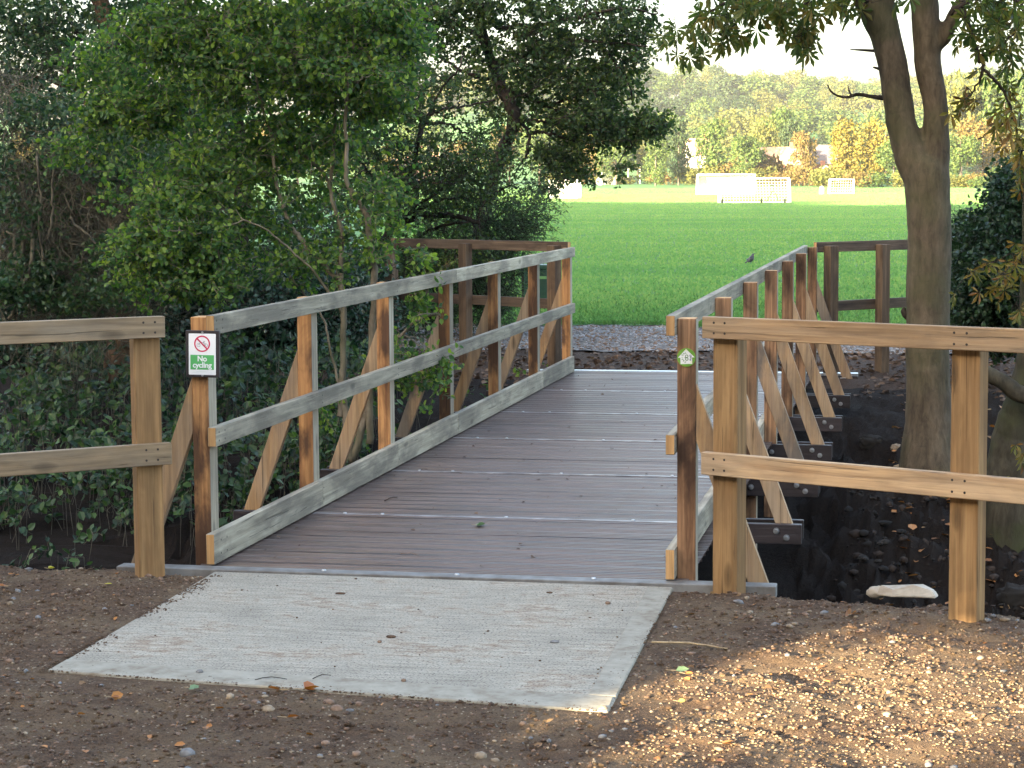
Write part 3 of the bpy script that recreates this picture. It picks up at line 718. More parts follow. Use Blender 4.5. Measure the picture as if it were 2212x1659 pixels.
s = MB(); bar(s, (-.030, -.0775), (.030, -.0775), .0010, -.0240); bar(s, (-.045, -.0815), (.045, -.0815), .0008, -.0240); s.build('small_print', M['pale_ink'], fp)
for zz in (.096, -.096):
    s = MB(); s.cyl((0, -.027, 0), (0, -.020, 0), .0042, .0048, n=14); s.build('screw', M['steel'], sg, (0, 0, zz))
# waymark disc
dc = empty('waymark_disc', (-1.0145, YP[0] - .001, .952), 'round green waymark disc with white arrow on bridge post', 'waymark')
dc.rotation_euler = (0, R(-2), 0)
s = MB(); s.cyl((0, 0, 0), (0, -.004, 0), .0395, n=48); dd = s.build('disc', M['disc'], dc)
s = MB(); yb = -.0046
s.poly([(-.0355, yb, .0), (.0355, yb, .0), (0, yb, .0365)]); s.poly([(-.0255, yb - .0002, -.0275), (.0245, yb - .0002, -.0275), (.0245, yb - .0002, .004), (-.0255, yb - .0002, .004)]); s.build('arrow', M['white'], dd)
s = MB()
for cz in (.0055, -.0065): ring(s, (.002, cz), .0040, .0070, yb - .0006, 24)
bar(s, (-.008, -.0005), (.003, -.0005), .0022, yb - .0006); s.build('emblem', M['disc_green'], dd)
def arc_text(txt, r, a0, a1, size, mt, cx=0.0, cz=0.0):
    for i, ch in enumerate(txt):
        a = R(a0 + (a1 - a0) * i / (len(txt) - 1))
        text_mesh(ch, size, (cx + r * math.sin(a), yb - .0012, cz + r * math.cos(a)), (R(90), a, 0), mt, 'lettering', dd, .0002, .0003)
arc_text('CAPITAL', .020, -158, -14, .0105, M['disc_green'], .003, .0005)
arc_text('RING', .0185, 122, 62, .0105, M['navy'], .001, -.0005)
for (x, z) in ((0, .031), (.020, -.020)):
    s = MB(); s.cyl((x, -.004, z), (x, -.0065, z), .0038, .0034, n=12); s.build('pin', simple('pale_pin_head', (.75, .75, .5), .4), dc)

# ------------------------------------------------------------------ bin, bird
bp = at(1160, 684, 27.0); bp.z = 0
bn = empty('litter_bin', bp, 'dark green litter bin with black liner beyond the bridge railing', 'litter bin')
s = MB(); s.box((-.15, -.14, .02), (.16, .14, .56), 0, bev=.012); s.box((-.02, -.15, .44), (.155, -.141, .475), 1); s.build('body', [M['bin'], M['disc_green']], bn)
s = MB(); s.box((-.165, -.155, .56), (.175, .155, .625), 0, bev=.012); s.build('lid', M['bin'], bn)
s = MB(); pts_, rr_ = smooth_path([(-.175, -.05, .64), (-.195, -.05, .57), (-.17, -.05, .50), (-.165, -.05, .35), (-.16, -.05, .05)], [.02, .035, .03, .025, .02]); s.tube(pts_, rr_, 8, lump=.3); s.build('liner', M['bag'], bn)
bd = at(1620, 573, 42.6); bd.z = .012
bi = empty('bird', bd, 'black crow standing upright on the green field', 'bird'); bi.rotation_euler = (0, 0, YAW)
def skin(name, pts, edges, radii, mt, parent, sub=2):
    me = bpy.data.meshes.new(name); me.from_pydata(pts, edges, []); me.update()
    o = link(name, me, parent); mo = o.modifiers.new('s', 'SKIN'); sl_ = me.skin_vertices[0].data
    for i, r in enumerate(radii): sl_[i].radius = r if hasattr(r, '__len__') else (r, r)
    sl_[0].use_root = True; o.modifiers.new('u', 'SUBSURF').levels = sub; o.modifiers['u'].render_levels = sub; me.materials.append(mt); return o
# silhouette along x: tail low left, head high right
skin('body', [(.0, 0, .082), (.035, 0, .118), (.052, 0, .165), (.062, 0, .196), (.072, 0, .215), (-.035, 0, .058), (-.075, 0, .038), (-.125, 0, .018)],
     [(0, 1), (1, 2), (2, 3), (3, 4), (0, 5), (5, 6), (6, 7)], [.052, .052, .036, .026, .020, .034, .016, .009], M['feather'], bi)
s = MB(); s.cyl((.083, 0, .212), (.128, 0, .207), .0085, .001, n=8); s.build('beak', M['feather'], bi)
s = MB(); s.cyl((.0, -.018, .04), (.004, -.018, .0), .0045, n=6); s.cyl((.004, -.018, .003), (.03, -.018, .001), .004, n=6); s.build('leg', M['feather'], bi)
s = MB(); s.cyl((.035, .018, .05), (.048, .018, .0), .0045, n=6); s.cyl((.048, .018, .003), (.072, .018, .001), .004, n=6); s.build('leg', M['feather'], bi)

# ------------------------------------------------------------------ goals and posts on the pitch
def net_mesh(s, quads, pitch, w, mi=0):
    """net cords as thin strips over each quad (a, b, c, d)"""
    for (a, b_, c_, d_) in quads:
        a, b_, c_, d_ = map(Vector, (a, b_, c_, d_))
        nu = max(2, int((b_ - a).length / pitch)); nv = max(2, int((d_ - a).length / pitch))
        for i in range(nu + 1):
            t = i / nu; s.cyl(a.lerp(b_, t), d_.lerp(c_, t), w, n=3, caps=False)
        for j in range(nv + 1):
            t = j / nv; s.cyl(a.lerp(d_, t), b_.lerp(c_, t), w, n=3, caps=False)
def goal(px0, px1, py, Yg, w_, h_, dep, label, rz=None, tilt_top=.5, pitch=.16, cord=.028, wheels=False, ball=False):
    a = at(px0, py, Yg); z0 = float(zfar(np.array([0.]), np.array([Yg]))[0])
    gl = empty('football_goal', (a.x, Yg, z0), label, 'goal'); gl.rotation_euler = (0, 0, YAW if rz is None else rz)
    r = .06; s = MB()
    s.cyl((0, 0, 0), (0, 0, h_), r); s.cyl((w_, 0, 0), (w_, 0, h_), r); s.cyl((-r, 0, h_), (w_ + r, 0, h_), r); s.build('goal_frame', M['goal'], gl)
    s = MB(); td = dep * tilt_top
    for x in (0, w_):
        s.cyl((x, 0, h_), (x, td, h_ * .98), .035); s.cyl((x, td, h_ * .98), (x, dep, .05), .035); s.cyl((x, 0, .05), (x, dep, .05), .035)
    s.cyl((0, dep, .05), (w_, dep, .05), .035); s.build('back_frame', M['goal'], gl)
    s = MB(); net_mesh(s, [((0, 0, h_), (w_, 0, h_), (w_, td, h_ * .98), (0, td, h_ * .98)), ((0, td, h_ * .98), (w_, td, h_ * .98), (w_, dep, .1), (0, dep, .1)),
                           ((0, 0, .1), (0, dep, .1), (0, td, h_ * .98), (0, 0, h_)), ((w_, 0, .1), (w_, dep, .1), (w_, td, h_ * .98), (w_, 0, h_))], pitch, cord)
    s.build('net', M['net'], gl)
    if wheels:
        for x in (.3, w_ * .62, w_ - .25):
            s = MB(); s.cyl((x - .06, -.15, .17), (x + .06, -.15, .17), .17, n=16); s.build('wheel', M['tyre'], gl)
        s = MB(); s.cyl((w_ * .72, .3, h_ * .95), (w_ - .75, .3, .1), .03); s.cyl((w_ * .77, .3, h_ * .5), (w_ * .68, .3, .1), .03); s.build('stay', M['tyre'], gl)
    return gl
goal(1552, 0, 438, 158, 5.25, 1.85, 1.6, 'nearest white goal on the shadow edge, with small black wheels', wheels=True, rz=YAW - .25, pitch=.22, cord=.012)
goal(1507, 0, 424, 256, 7.0, 2.45, 2.2, 'large white netted goal standing just behind the wheeled goal', cord=.035, pitch=.14)
goal(1792, 0, 418, 262, 3.0, 1.75, 1.3, 'small white goal at the right of the pitch below the yellow bush', cord=.012, pitch=.30)
goal(1186, 0, 428, 206, 2.9, 1.8, 1.4, 'white goal half hidden by the leafy twigs at left of the field', cord=.04, rz=YAW - .35)
goal(1222, 0, 421, 235, 1.7, 1.9, 1.4, 'white goal frame in the sun right of the half hidden goal', cord=.012, rz=YAW - .1, pitch=.3)
goal(1300, 0, 404, 400, 3.4, 2.3, 2.6, 'white netted goal left of the tall rugby posts', rz=YAW + .5, cord=.035, tilt_top=.25)
a = at(1357, 404, 415); z0 = float(zfar(np.array([0.]), np.array([415.]))[0])
ru = empty('rugby_posts', (a.x, 415, z0), 'tall white H-shaped rugby posts in front of the trees', 'rugby posts'); ru.rotation_euler = (0, 0, R(70))
for k in (0, 1):
    s = MB(); s.cyl((5.0 * k, 0, 0), (5.0 * k, 0, 10), .10, .07); s.build('upright', M['goal'], ru)
s = MB(); s.cyl((0, 0, 3), (5.0, 0, 3), .08); s.build('crossbar', M['goal'], ru)
a = at(1775, 416, 258)
s = MB(); s.cyl((0, 0, 0), (0, 0, .75), .32, .28, n=14); s.cyl((0, 0, .75), (0, 0, .95), .28, .12, n=14); o = s.build('barrel', M['goal'], None, (a.x, 258, .01)); tag(o, 'small white barrel on the grass left of the small goal', 'barrel')

# ------------------------------------------------------------------ houses beyond the pitch
def brickmat(name, a, c, sc):
    m, n, l, b = mat(name); tc = n.new('ShaderNodeTexCoord'); br = n.new('ShaderNodeTexBrick'); br.inputs['Scale'].default_value = sc
    l.new(tc.outputs['Object'], br.inputs['Vector']); br.inputs['Color1'].default_value = (*a, 1); br.inputs['Color2'].default_value = (*c, 1); br.inputs['Mortar'].default_value = (*[v * .5 for v in c], 1)
    l.new(br.outputs[0], b.inputs['Base Color']); b.inputs['Roughness'].default_value = .85; return m
M['roof_tan'] = brickmat('tan_roof_tiles', (.36, .22, .15), (.28, .17, .12), 3); M['roof_grey'] = brickmat('dark_grey_roof_tiles', (.11, .10, .11), (.08, .075, .085), 3)
M['render'] = speckled('white_render', (.50, .46, .38), (.42, .38, .31), 2, .9); M['brick'] = brickmat('red_brick_wall', (.32, .15, .10), (.26, .11, .075), 5)
M['pane'] = simple('window_glass', (.05, .06, .07), .1); M['trim'] = simple('white_trim', (.75, .75, .72), .5)
def house(px, py, Yh, w_, d_, h_, rh, rz, wall, roofm, label, gable_front=False, base=None):
    a = at(px, py, Yh); z0 = float((zfar(np.array([a.x]), np.array([float(Yh)])) + hill_h(np.array([a.x]), np.array([float(Yh)])))[0]) - .2
    ho = empty('house', (a.x, Yh, z0), label, 'house'); ho.rotation_euler = (0, 0, rz)
    s = MB(); s.box((-w_ / 2, -d_ / 2, 0), (w_ / 2, d_ / 2, h_))
    s.poly([(-w_ / 2, -d_ / 2, h_), (-w_ / 2, d_ / 2, h_), (-w_ / 2, 0, h_ + rh)]); s.poly([(w_ / 2, -d_ / 2, h_), (w_ / 2, d_ / 2, h_), (w_ / 2, 0, h_ + rh)])
    s.build('wall', wall, ho)
    s = MB()
    for sg_ in (-1, 1):
        o0 = Vector((-w_ / 2 - .3, sg_ * (d_ / 2 + .35), h_ - .25)); o1 = Vector((w_ / 2 + .3, sg_ * (d_ / 2 + .35), h_ - .25)); t0 = Vector((-w_ / 2 - .3, 0, h_ + rh + .12)); t1 = Vector((w_ / 2 + .3, 0, h_ + rh + .12))
        dn = Vector((0, 0, .16))
        s.poly([o0, o1, t1, t0]); s.poly([o0 - dn, o1 - dn, t1 - dn, t0 - dn]); s.poly([o0, o1, o1 - dn, o0 - dn]); s.poly([o0, t0, t0 - dn, o0 - dn], 1); s.poly([o1, t1, t1 - dn, o1 - dn], 1)
    rf = s.build('roof', [roofm, M['trim']], ho)
    s = MB(); s.box((w_ * .25, -.4, h_ + rh * .6), (w_ * .25 + .9, .4, h_ + rh + 1.0)); s.build('chimney', M['brick'], rf)
    nw = max(2, int(w_ / 2.6))
    for fl in range(max(1, int(h_ / 2.6))):
        for i in range(nw):
            x = -w_ / 2 + (i + .5) * w_ / nw; z = .9 + fl * 2.7
            s = MB(); s.box((-.65, -d_ / 2 - .06, 0), (.65, -d_ / 2 + .02, 1.25)); wf = s.build('window', M['trim'], ho, (x, 0, z))
            s = MB(); s.box((-.56, -d_ / 2 - .075, .09), (-.03, -d_ / 2 - .05, 1.16)); s.box((.03, -d_ / 2 - .075, .09), (.56, -d_ / 2 - .05, 1.16)); s.build('pane', M['pane'], wf)
    for sx in (-1, 1):
        s = MB(); s.box((sx * w_ / 2 - .06, -.6, h_ * .5), (sx * w_ / 2 + .06, .6, h_ * .5 + 1.2)); s.build('window', M['pane'], ho)
    return ho
house(1510, 330, 450, 5.0, 7, 6.2, 3.2, R(25), M['render'], M['roof_tan'], 'white house with tan roof between two tall trees', )
house(1680, 350, 395, 9.0, 7, 4.0, 3.0, R(10), M['brick'], M['roof_tan'], 'low house with broad tan roof behind the reddish bushes')
house(1790, 350, 405, 8.0, 8, 4.2, 3.2, R(12), M['brick'], M['roof_grey'], 'house with dark grey roof left of the yellow poplar')
house(1780, 372, 372, 5.5, 4.5, 2.0, 1.5, R(100), M['brick'], M['render'], 'small red brick gabled outbuilding with white roof edge')
house(900, 370, 430, 9, 8, 5.2, 3.2, R(15), M['brick'], M['roof_tan'], 'red brick house glimpsed through the dark tree branches')

# ------------------------------------------------------------------ vegetation
def zt(x, y): return float(terrain(np.array([float(x)]), np.array([float(y)]))[0])
def clump_pts(clumps, gap=None, gscale=.5, shell=0.0, rg=rng):
    """clumps: (px, py, Y, rx px, ry px, depth m, n) -> points in the world, thinned where the noise is low"""
    out = []
    for (px, py, Yc, rx, ry, dp, n_) in clumps:
        c = at(px, py, Yc); k = F / (Yc * 1.0)
        p = in_ell(n_, c, (rx / k, dp, ry / k), shell, rg)
        if gap is not None: p = p[gnoise(p, gscale) > gap]
        out.append(p)
    return np.concatenate(out)
def crown(name, parent, org, clumps, nl, tw, size, kind, mats, gap=-.3, gscale=.5, droop=.15, flat=.4, twr=.0016, spread=.9, extra=None, shell=0.0, hang=False, jit=.3, dirs=None):
    C = clump_pts(clumps, gap, gscale, shell)
    V, Fa, A, B = sprigs(C, nl, tw, size, kind, spread, droop, flat, dirs=dirs, jit=jit)
    parts = [(V, Fa, 0)]
    if twr: v, f = sticks(A, B, twr, twr * .5); parts.append((v, f, 1))
    if extra is not None: parts += extra
    V, Fc, mi = merge(parts)
    V = V - np.array(org)
    return link(name, np_mesh(name, V, Fc, mats, mi), parent), C
def near_skel(C, nodes, n_, r, seg=5):
    """two-level branching: boughs from the nearest skeleton node to cluster centres, thin twigs from those to the leaf clumps"""
    nodes = np.array(nodes); nb = max(6, n_ // 9); cen = C[rng.choice(len(C), min(nb, len(C)), replace=False)]; parts = []
    def lines(A, E, r0, r1, wob, sag):
        p = A; L = np.linalg.norm(E - A, axis=1); R0 = r0
        for k in range(seg):
            t = (k + 1) / seg; q = A + (E - A) * t + (rng.normal(size=A.shape) * wob * L[:, None] if k < seg - 1 else 0) + np.array([0, 0, sag * math.sin(math.pi * t)]) * L[:, None]
            v, f = sticks(p, q, r0 + (r1 - r0) * k / seg, r0 + (r1 - r0) * t, 4); parts.append((v, f, 1)); p = q
    # chain the centres outwards: each starts at the nearest of skeleton or already reached centres
    d0 = np.linalg.norm(cen[:, None] - nodes[None], axis=2).min(1); o_ = np.argsort(d0); reach = list(nodes); A = []
    for i in o_:
        R_ = np.array(reach); dd = np.linalg.norm(R_ - cen[i], axis=1) * (1 + .25 * rng.uniform(size=len(R_))); A.append(R_[dd.argmin()]); reach.append(cen[i])
    A = np.array(A); E = cen[o_]; k = np.linalg.norm(E - A, axis=1) < 1.3; lines(A[k], E[k], r, r * .6, .06, .05)
    sel = C[rng.choice(len(C), min(n_, len(C)), replace=False)]; R_ = np.array(reach); d = np.linalg.norm(sel[:, None] - R_[None], axis=2); j = d.argmin(1); k = d.min(1) < .45
    lines(R_[j][k], sel[k], r * .5, r * .15, .07, .04)
    return parts
def remesh(o, vox, sm=6):
    m_ = o.modifiers.new('r', 'REMESH'); m_.mode = 'VOXEL'; m_.voxel_size = vox; m_.use_smooth_shade = True
    m2 = o.modifiers.new('s', 'SMOOTH'); m2.iterations = sm; m2.factor = .5
def skel_tubes(mb, paths, org, n=9, lump=.04, wob=.0):
    nodes = []
    for ctrl, rads in paths:
        pts, ro = smooth_path([Vector(c) - Vector(org) for c in ctrl], rads, 6, wob)
        mb.tube(pts, ro, n, lump=lump); nodes += [tuple(p + Vector(org)) for p in pts]
    return nodes

# --- horse chestnut in front of the far fence
YC = 15.3
org = at(2008, 1000, YC); org.z = zt(org.x, YC) - .15
ct = empty('chestnut_tree', org, 'large two-stemmed chestnut tree on the far bank behind the right fence', 'tree')
k_ = F / YC
def A_(l, Yc=YC): return [at(x, y, Yc) for x, y in l]
s = MB()
main = ([tuple(org)] + A_([(2005, 960), (2006, 900), (2004, 800), (2004, 700), (2006, 600), (2008, 500), (2005, 430), (2000, 375), (1998, 350), (1998, 335)]), [w_ / 2 / k_ for w_ in (150, 112, 98, 92, 92, 94, 92, 94, 98, 84, 40)])
left = (A_([(2000, 430), (1974, 350), (1951, 285), (1940, 220), (1930, 150), (1912, 76), (1888, 0), (1850, -90), (1800, -260), (1770, -420)]), [w_ / 2 / k_ for w_ in (60, 76, 64, 62, 62, 64, 84, 70, 44, 14)])
rght = (A_([(2004, 430), (2018, 350), (2022, 285), (2020, 220), (2007, 152), (2000, 76), (1997, 0), (1990, -90), (1985, -260), (2000, -440)]), [w_ / 2 / k_ for w_ in (60, 66, 54, 52, 56, 58, 60, 52, 40, 12)])
side = (A_([(2012, 110), (2040, 78), (2060, 35), (2085, -5), (2130, -60), (2200, -200)]), [w_ / 2 / k_ for w_ in (30, 32, 30, 30, 26, 12)])
nodes_c = skel_tubes(s, [main, left, rght, side], org, 22, .012, .004)
# root flare
for a in range(6):
    an = a * 1.05 + .3; e = Vector((org.x + .30 * math.cos(an), org.y + .26 * math.sin(an), 0)); e.z = zt(e.x, e.y) - .06
    skel_tubes(s, [([org + Vector((0, 0, .42)), (org + e) / 2 + Vector((0, 0, .10)), e], [.10, .085, .03])], org, 8, .05)
tk = s.build('trunk', M['bark_chest'], ct); remesh(tk, .016)
for ctrl, rads in (([(1908, 212), (1880, 208), (1852, 204), (1830, 210), (1808, 206), (1795, 197), (1787, 183)], [.020, .014, .012, .010, .008, .006, .004]), ([(1839, 206), (1834, 196), (1832, 185)], [.008, .006, .003]),
                   ([(1892, 110), (1860, 108), (1836, 107)], [.012, .008, .003]), ([(1900, 149), (1886, 145)], [.012, .006]), ([(1965, 690), (1957, 680), (1952, 672), (1954, 664)], [.02, .03, .022, .01])):
    s = MB(); skel_tubes(s, [(A_(ctrl), rads)], org, 6, 0); s.build('branch', M['bark_dark'], tk)
for ctrl, rads in (([(1880, 0), (1780, -45), (1660, -20), (1560, 10), (1480, 60)], [.03, .022, .016, .011, .005]), ([(1780, -45), (1740, 10), (1725, 70)], [.016, .01, .004]), ([(1660, -20), (1600, 40), (1560, 80)], [.012, .008, .004]),
                   ([(2070, 15), (2095, 60), (2110, 120), (2125, 150), (2100, 200)], [.022, .02, .018, .012, .005]), ([(2110, 120), (2150, 110), (2200, 60)], [.014, .01, .006]), ([(2125, 150), (2165, 190), (2190, 250), (2205, 330)], [.012, .011, .008, .004]),
                   ([(2050, 30), (2150, -20), (2240, 40)], [.02, .014, .008]), ([(2190, 250), (2150, 280), (2110, 300)], [.008, .006, .003])):
    s = MB(); nodes_c += skel_tubes(s, [(A_(ctrl, 14.9), rads)], org, 6, .05, .01); s.build('branch', M['bark_dark'], tk)
def chest_leaves(cl, Yc, size, kind='palm'):
    P = []
    for (px, py, rx, ry, n_) in cl:
        for _ in range(n_):
            while True:
                a, b_ = rnd.uniform(-1, 1), rnd.uniform(-1, 1)
                if a * a + b_ * b_ < 1: break
            P.append(at(px + a * rx, py + b_ * ry, Yc + rnd.uniform(-.45, .45)))
    P = np.array(P); n_ = len(P)
    D = np.array([0, 0, -1.0]) + rng.normal(size=(n_, 3)) * np.array([.45, .45, .25])
    N = rng.normal(size=(n_, 3)) * np.array([1, .9, .35]) + np.array([0, -.35, .2])
    S = size * rng.uniform(.7, 1.2, n_)
    V, Fa = leaves(P, D, N, S, kind); return P, V, Fa
cl1 = [(1490, 95, 60, 35, 16), (1455, 70, 40, 30, 5), (1555, 55, 60, 45, 22), (1620, 50, 40, 45, 10), (1660, 15, 60, 30, 22), (1715, 45, 50, 50, 26), (1735, 85, 35, 35, 12), (1780, 15, 60, 35, 24), (1830, 5, 40, 30, 10), (1600, 0, 80, 25, 16), (1520, 10, 60, 25, 8),
       (2110, 20, 70, 40, 26), (2170, 70, 45, 50, 22), (2140, 130, 40, 40, 10), (2190, 150, 30, 50, 10), (1955, 0, 20, 15, 3), (2090, 90, 25, 30, 5), (2190, 10, 40, 30, 14), (1650, -90, 150, 50, 30), (1800, -170, 160, 90, 60), (1960, -230, 170, 130, 80), (2140, -140, 110, 100, 60), (1900, -380, 200, 90, 70), (1740, -300, 120, 90, 40)]
P, V, Fa = chest_leaves(cl1, 14.9, .125)
v, f = sticks(P, P + np.array([0, 0, .10]) + rng.normal(size=P.shape) * .03, .0022)
V, Fc, mi = merge([(V, Fa, 0), (v, f, 1)] + near_skel(P, nodes_c, 90, .006)); link('crown', np_mesh('crown', V - np.array(org), Fc, [M['lf_chest'], M['bark_dark']], mi), ct)
cl2 = [(2095, 208, 40, 14, 7), (2070, 235, 20, 15, 3), (2165, 205, 25, 40, 5), (2190, 290, 25, 60, 12), (2150, 270, 25, 30, 4), (2205, 380, 12, 40, 6)]
P, V, Fa = chest_leaves(cl2, 14.8, .115, 'palm5')
V, Fc, mi = merge([(V, Fa, 0)] + near_skel(P, nodes_c, 30, .004)); link('autumn_leaves', np_mesh('autumn_leaves', V - np.array(org), Fc, [M['lf_autumn'], M['bark_dark']], mi), ct)

# --- mossy second trunk at the right edge with a fallen bough
o2 = at(2195, 1090, 14.4); o2.z = zt(o2.x, 14.4) - .15
mt = empty('mossy_tree', o2, 'mossy leaning tree trunk cut off by the right edge behind the fence', 'tree')
s = MB(); sk = skel_tubes(s, [([tuple(o2)] + [tuple(at(x, y, 14.4)) for x, y in ((2184, 1040), (2182, 990), (2190, 930), (2215, 860), (2235, 760), (2240, 600), (2248, 300), (2262, 0), (2270, -250))], [.25, .19, .15, .135, .125, .12, .11, .10, .07, .02]),
    ([tuple(at(x, y, 14.1)) for x, y in ((2090, 790), (2132, 806), (2165, 826), (2200, 850), (2240, 862))], [.025, .050, .055, .06, .065])], o2, 14, .0, .008)
remesh(s.build('trunk', M['bark_moss'], mt), .016)
P, V, Fa = chest_leaves([(2195, 985, 18, 25, 4), (2190, 1040, 15, 15, 2), (2200, 600, 14, 90, 12), (2160, 590, 50, 30, 9), (2115, 575, 45, 18, 6), (2150, 640, 40, 20, 4), (2075, 640, 22, 12, 2)], 14.0, .092, 'palm5')
V, Fc, mi = merge([(V, Fa, 0)] + near_skel(P, sk, 40, .004)); link('autumn_leaves', np_mesh('autumn_leaves', V - np.array(o2), Fc, [M['lf_autumn'], M['bark_dark']], mi), mt)

# --- privet-like hedge bush at the right
o3 = at(2140, 850, 18); o3.z = -.1
hb = empty('bush', o3, 'dense dark green bush right of the big trunk at the field edge', 'bush')
cr, C = crown('foliage', hb, o3, [(2170, 560, 17.6, 90, 130, .9, 2600), (2200, 420, 17.6, 50, 80, .7, 1200), (2110, 640, 17.8, 65, 90, .8, 1600), (2175, 700, 18, 90, 60, .9, 1400), (2095, 520, 17.8, 35, 60, .5, 300)], 6, .16, .045, 'oval', [M['lf_hedge'], M['bark_dark']], gap=-.35)
o4 = at(2085, 760, 20.5); o4.z = -.03
sb = empty('bush', o4, 'airy grey green shrub with fine leaves just right of the big trunk', 'bush')
crown('foliage', sb, o4, [(2085, 560, 20, 45, 110, .5, 900), (2075, 660, 20, 40, 70, .5, 700), (2120, 600, 20, 50, 90, .5, 500)], 8, .22, .035, 'narrow', [M['lf_willow'], M['twig']], gap=-.2, twr=.0022)

# --- slender hazel with bright leaves leaning over the left bank
YH = 13.2
o5 = at(760, 1010, YH); o5.z = zt(o5.x, YH) - .05
hz = empty('hazel_tree', o5, 'multi-stemmed hazel with pale stems and bright round leaves left of the bridge', 'tree')
kh = F / YH
stems = [[(736, 900), (740, 800), (742, 700), (735, 610), (713, 589), (655, 520), (626, 484), (607, 425), (593, 382), (589, 309), (560, 204), (545, 90), (530, -30)],
         [(742, 700), (731, 597), (738, 517), (728, 466), (709, 393), (677, 353), (626, 309), (567, 218), (500, 120), (430, 20)],
         [(735, 620), (738, 509), (722, 450), (713, 400), (718, 360), (722, 300), (723, 240), (715, 120), (705, -30)],
         [(800, 960), (797, 850), (805, 700), (809, 597), (798, 517), (794, 469), (778, 440), (749, 393), (749, 320), (745, 247), (760, 130), (775, -30)],
         [(742, 680), (690, 600), (640, 550), (580, 500), (520, 470)], [(797, 800), (850, 740), (905, 690), (950, 680)],
         [(736, 850), (715, 760), (700, 690), (660, 640), (600, 560)], [(760, 1000), (748, 900), (736, 850)], [(760, 1000), (790, 900), (800, 860)]]
srad = [[16, 15, 14, 13, 12, 11, 10, 9, 8, 8, 7, 6, 4], [9, 9, 9, 8, 8, 8, 7, 6, 5, 4], [10, 10, 9, 8, 8, 7, 6, 6, 4], [18, 17, 16, 16, 15, 14, 13, 11, 9, 8, 7, 5], [7, 6, 5, 4, 3], [8, 7, 5, 3], [7, 6, 5, 4, 3], [18, 17, 16], [18, 18, 17]]
s = MB(); nodes_h = []
for i, (st, rr) in enumerate(zip(stems, srad)):
    yo = [0, .25, .1, -.1, -.3, -.2, .1, 0, 0][i]
    nodes_h += skel_tubes(s, [([tuple(at(x, y, YH + yo * min(1, j / 3))) for j, (x, y) in enumerate(st)], [r / 2 / kh for r in rr])], o5, 8, .06, .006)
s.build('trunk', M['bark_pale'], hz)
hz_cl = [(390, 430, 12.9, 110, 50, .3, 300), (370, 520, 12.8, 130, 80, .3, 1500), (470, 350, 13.2, 130, 50, .4, 420), (170, 310, 13.3, 70, 50, .25, 260), (300, 230, 13.4, 130, 60, .4, 700), (560, 130, 13.2, 220, 110, .6, 1500), (760, 120, 13.2, 140, 130, .6, 1150), (700, 20, 13.2, 240, 50, .6, 900),
         (830, 190, 13.2, 70, 70, .3, 700), (640, 300, 13.4, 150, 60, .4, 420), (430, 600, 12.8, 100, 50, .3, 420), (400, 60, 13.2, 170, 70, .5, 1100), (830, 480, 13.1, 70, 110, .25, 220), (900, 545, 13.0, 40, 22, .15, 90), (905, 640, 13.0, 22, 60, .15, 70), (860, 780, 13.1, 60, 70, .2, 130),
         (930, 800, 13.2, 50, 70, .2, 110), (700, 880, 13.3, 60, 50, .2, 90), (560, 430, 13.4, 160, 120, .4, 420), (250, 140, 13.6, 120, 90, .4, 600), (700, 560, 13.3, 120, 80, .3, 200), (870, 60, 13.5, 60, 70, .4, 500), (600, -110, 13.2, 260, 90, .6, 1100), (420, -60, 13.2, 160, 60, .5, 400), (800, -90, 13.2, 140, 70, .5, 400), (480, 300, 13.4, 330, 280, .6, 1900), (760, 300, 13.4, 120, 220, .5, 420), (330, 560, 13.0, 110, 110, .4, 300), (600, 560, 13.3, 170, 60, .4, 260)]
C = clump_pts(hz_cl, .05, .36)
V, Fa, A, B = sprigs(C, 7, .14, .038, 'oval', .9, .22, .35)
v, f = sticks(A, B, .0022, .0012)
V, Fc, mi = merge([(V, Fa, 0), (v, f, 1)] + near_skel(C, nodes_h, 420, .006)); link('crown', np_mesh('crown', V - np.array(o5), Fc, [M['lf_hazel'], M['bark_pale']], mi), hz)

# --- dark hawthorn with spreading crooked branches beyond the far left fence
YW = 21.5
o6 = at(800, 690, YW); o6.z = -.1
hw = empty('hawthorn_tree', o6, 'dark crooked tree with small leaves leaning behind the far left fence', 'tree'); kw = F / YW
s = MB()
pth = [([(800, 690), (815, 590), (833, 517), (855, 450), (875, 400), (891, 364), (900, 320), (910, 285), (913, 255)], [24, 22, 20, 17, 14, 13, 12, 11, 9]), ([(910, 262), (885, 240), (858, 228), (840, 222)], [10, 8, 6, 4]), ([(912, 258), (880, 215), (860, 190), (850, 160)], [8, 7, 5, 3]),
       ([(913, 255), (945, 240), (985, 233), (1030, 225), (1070, 215)], [8, 7, 6, 4, 3]), ([(915, 266), (965, 268), (1000, 285), (1030, 300)], [8, 6, 5, 3]), ([(873, 482), (905, 468), (950, 464), (990, 468), (1036, 483)], [14, 15, 14, 12, 9]),
       ([(850, 560), (900, 515), (950, 490), (1010, 480)], [10, 9, 7, 4]), ([(910, 285), (950, 200), (990, 150), (1000, 110)], [7, 6, 4, 3]), ([(855, 450), (820, 400), (780, 350), (750, 300)], [9, 7, 5, 3]), ([(840, 500), (920, 430), (985, 390), (1030, 330)], [8, 6, 5, 3]),
       ([(870, 470), (960, 430), (1040, 430), (1100, 400)], [7, 6, 5, 3])]
nodes_w = skel_tubes(s, [([tuple(at(x, y, YW + (.3 * math.sin(j * 1.7 + i)) * min(1, j / 2))) for j, (x, y) in enumerate(p)], [r / 2 / kw for r in rr]) for i, (p, rr) in enumerate(pth)], o6, 8, .08, .012)
s.build('trunk', M['bark_dark'], hw)
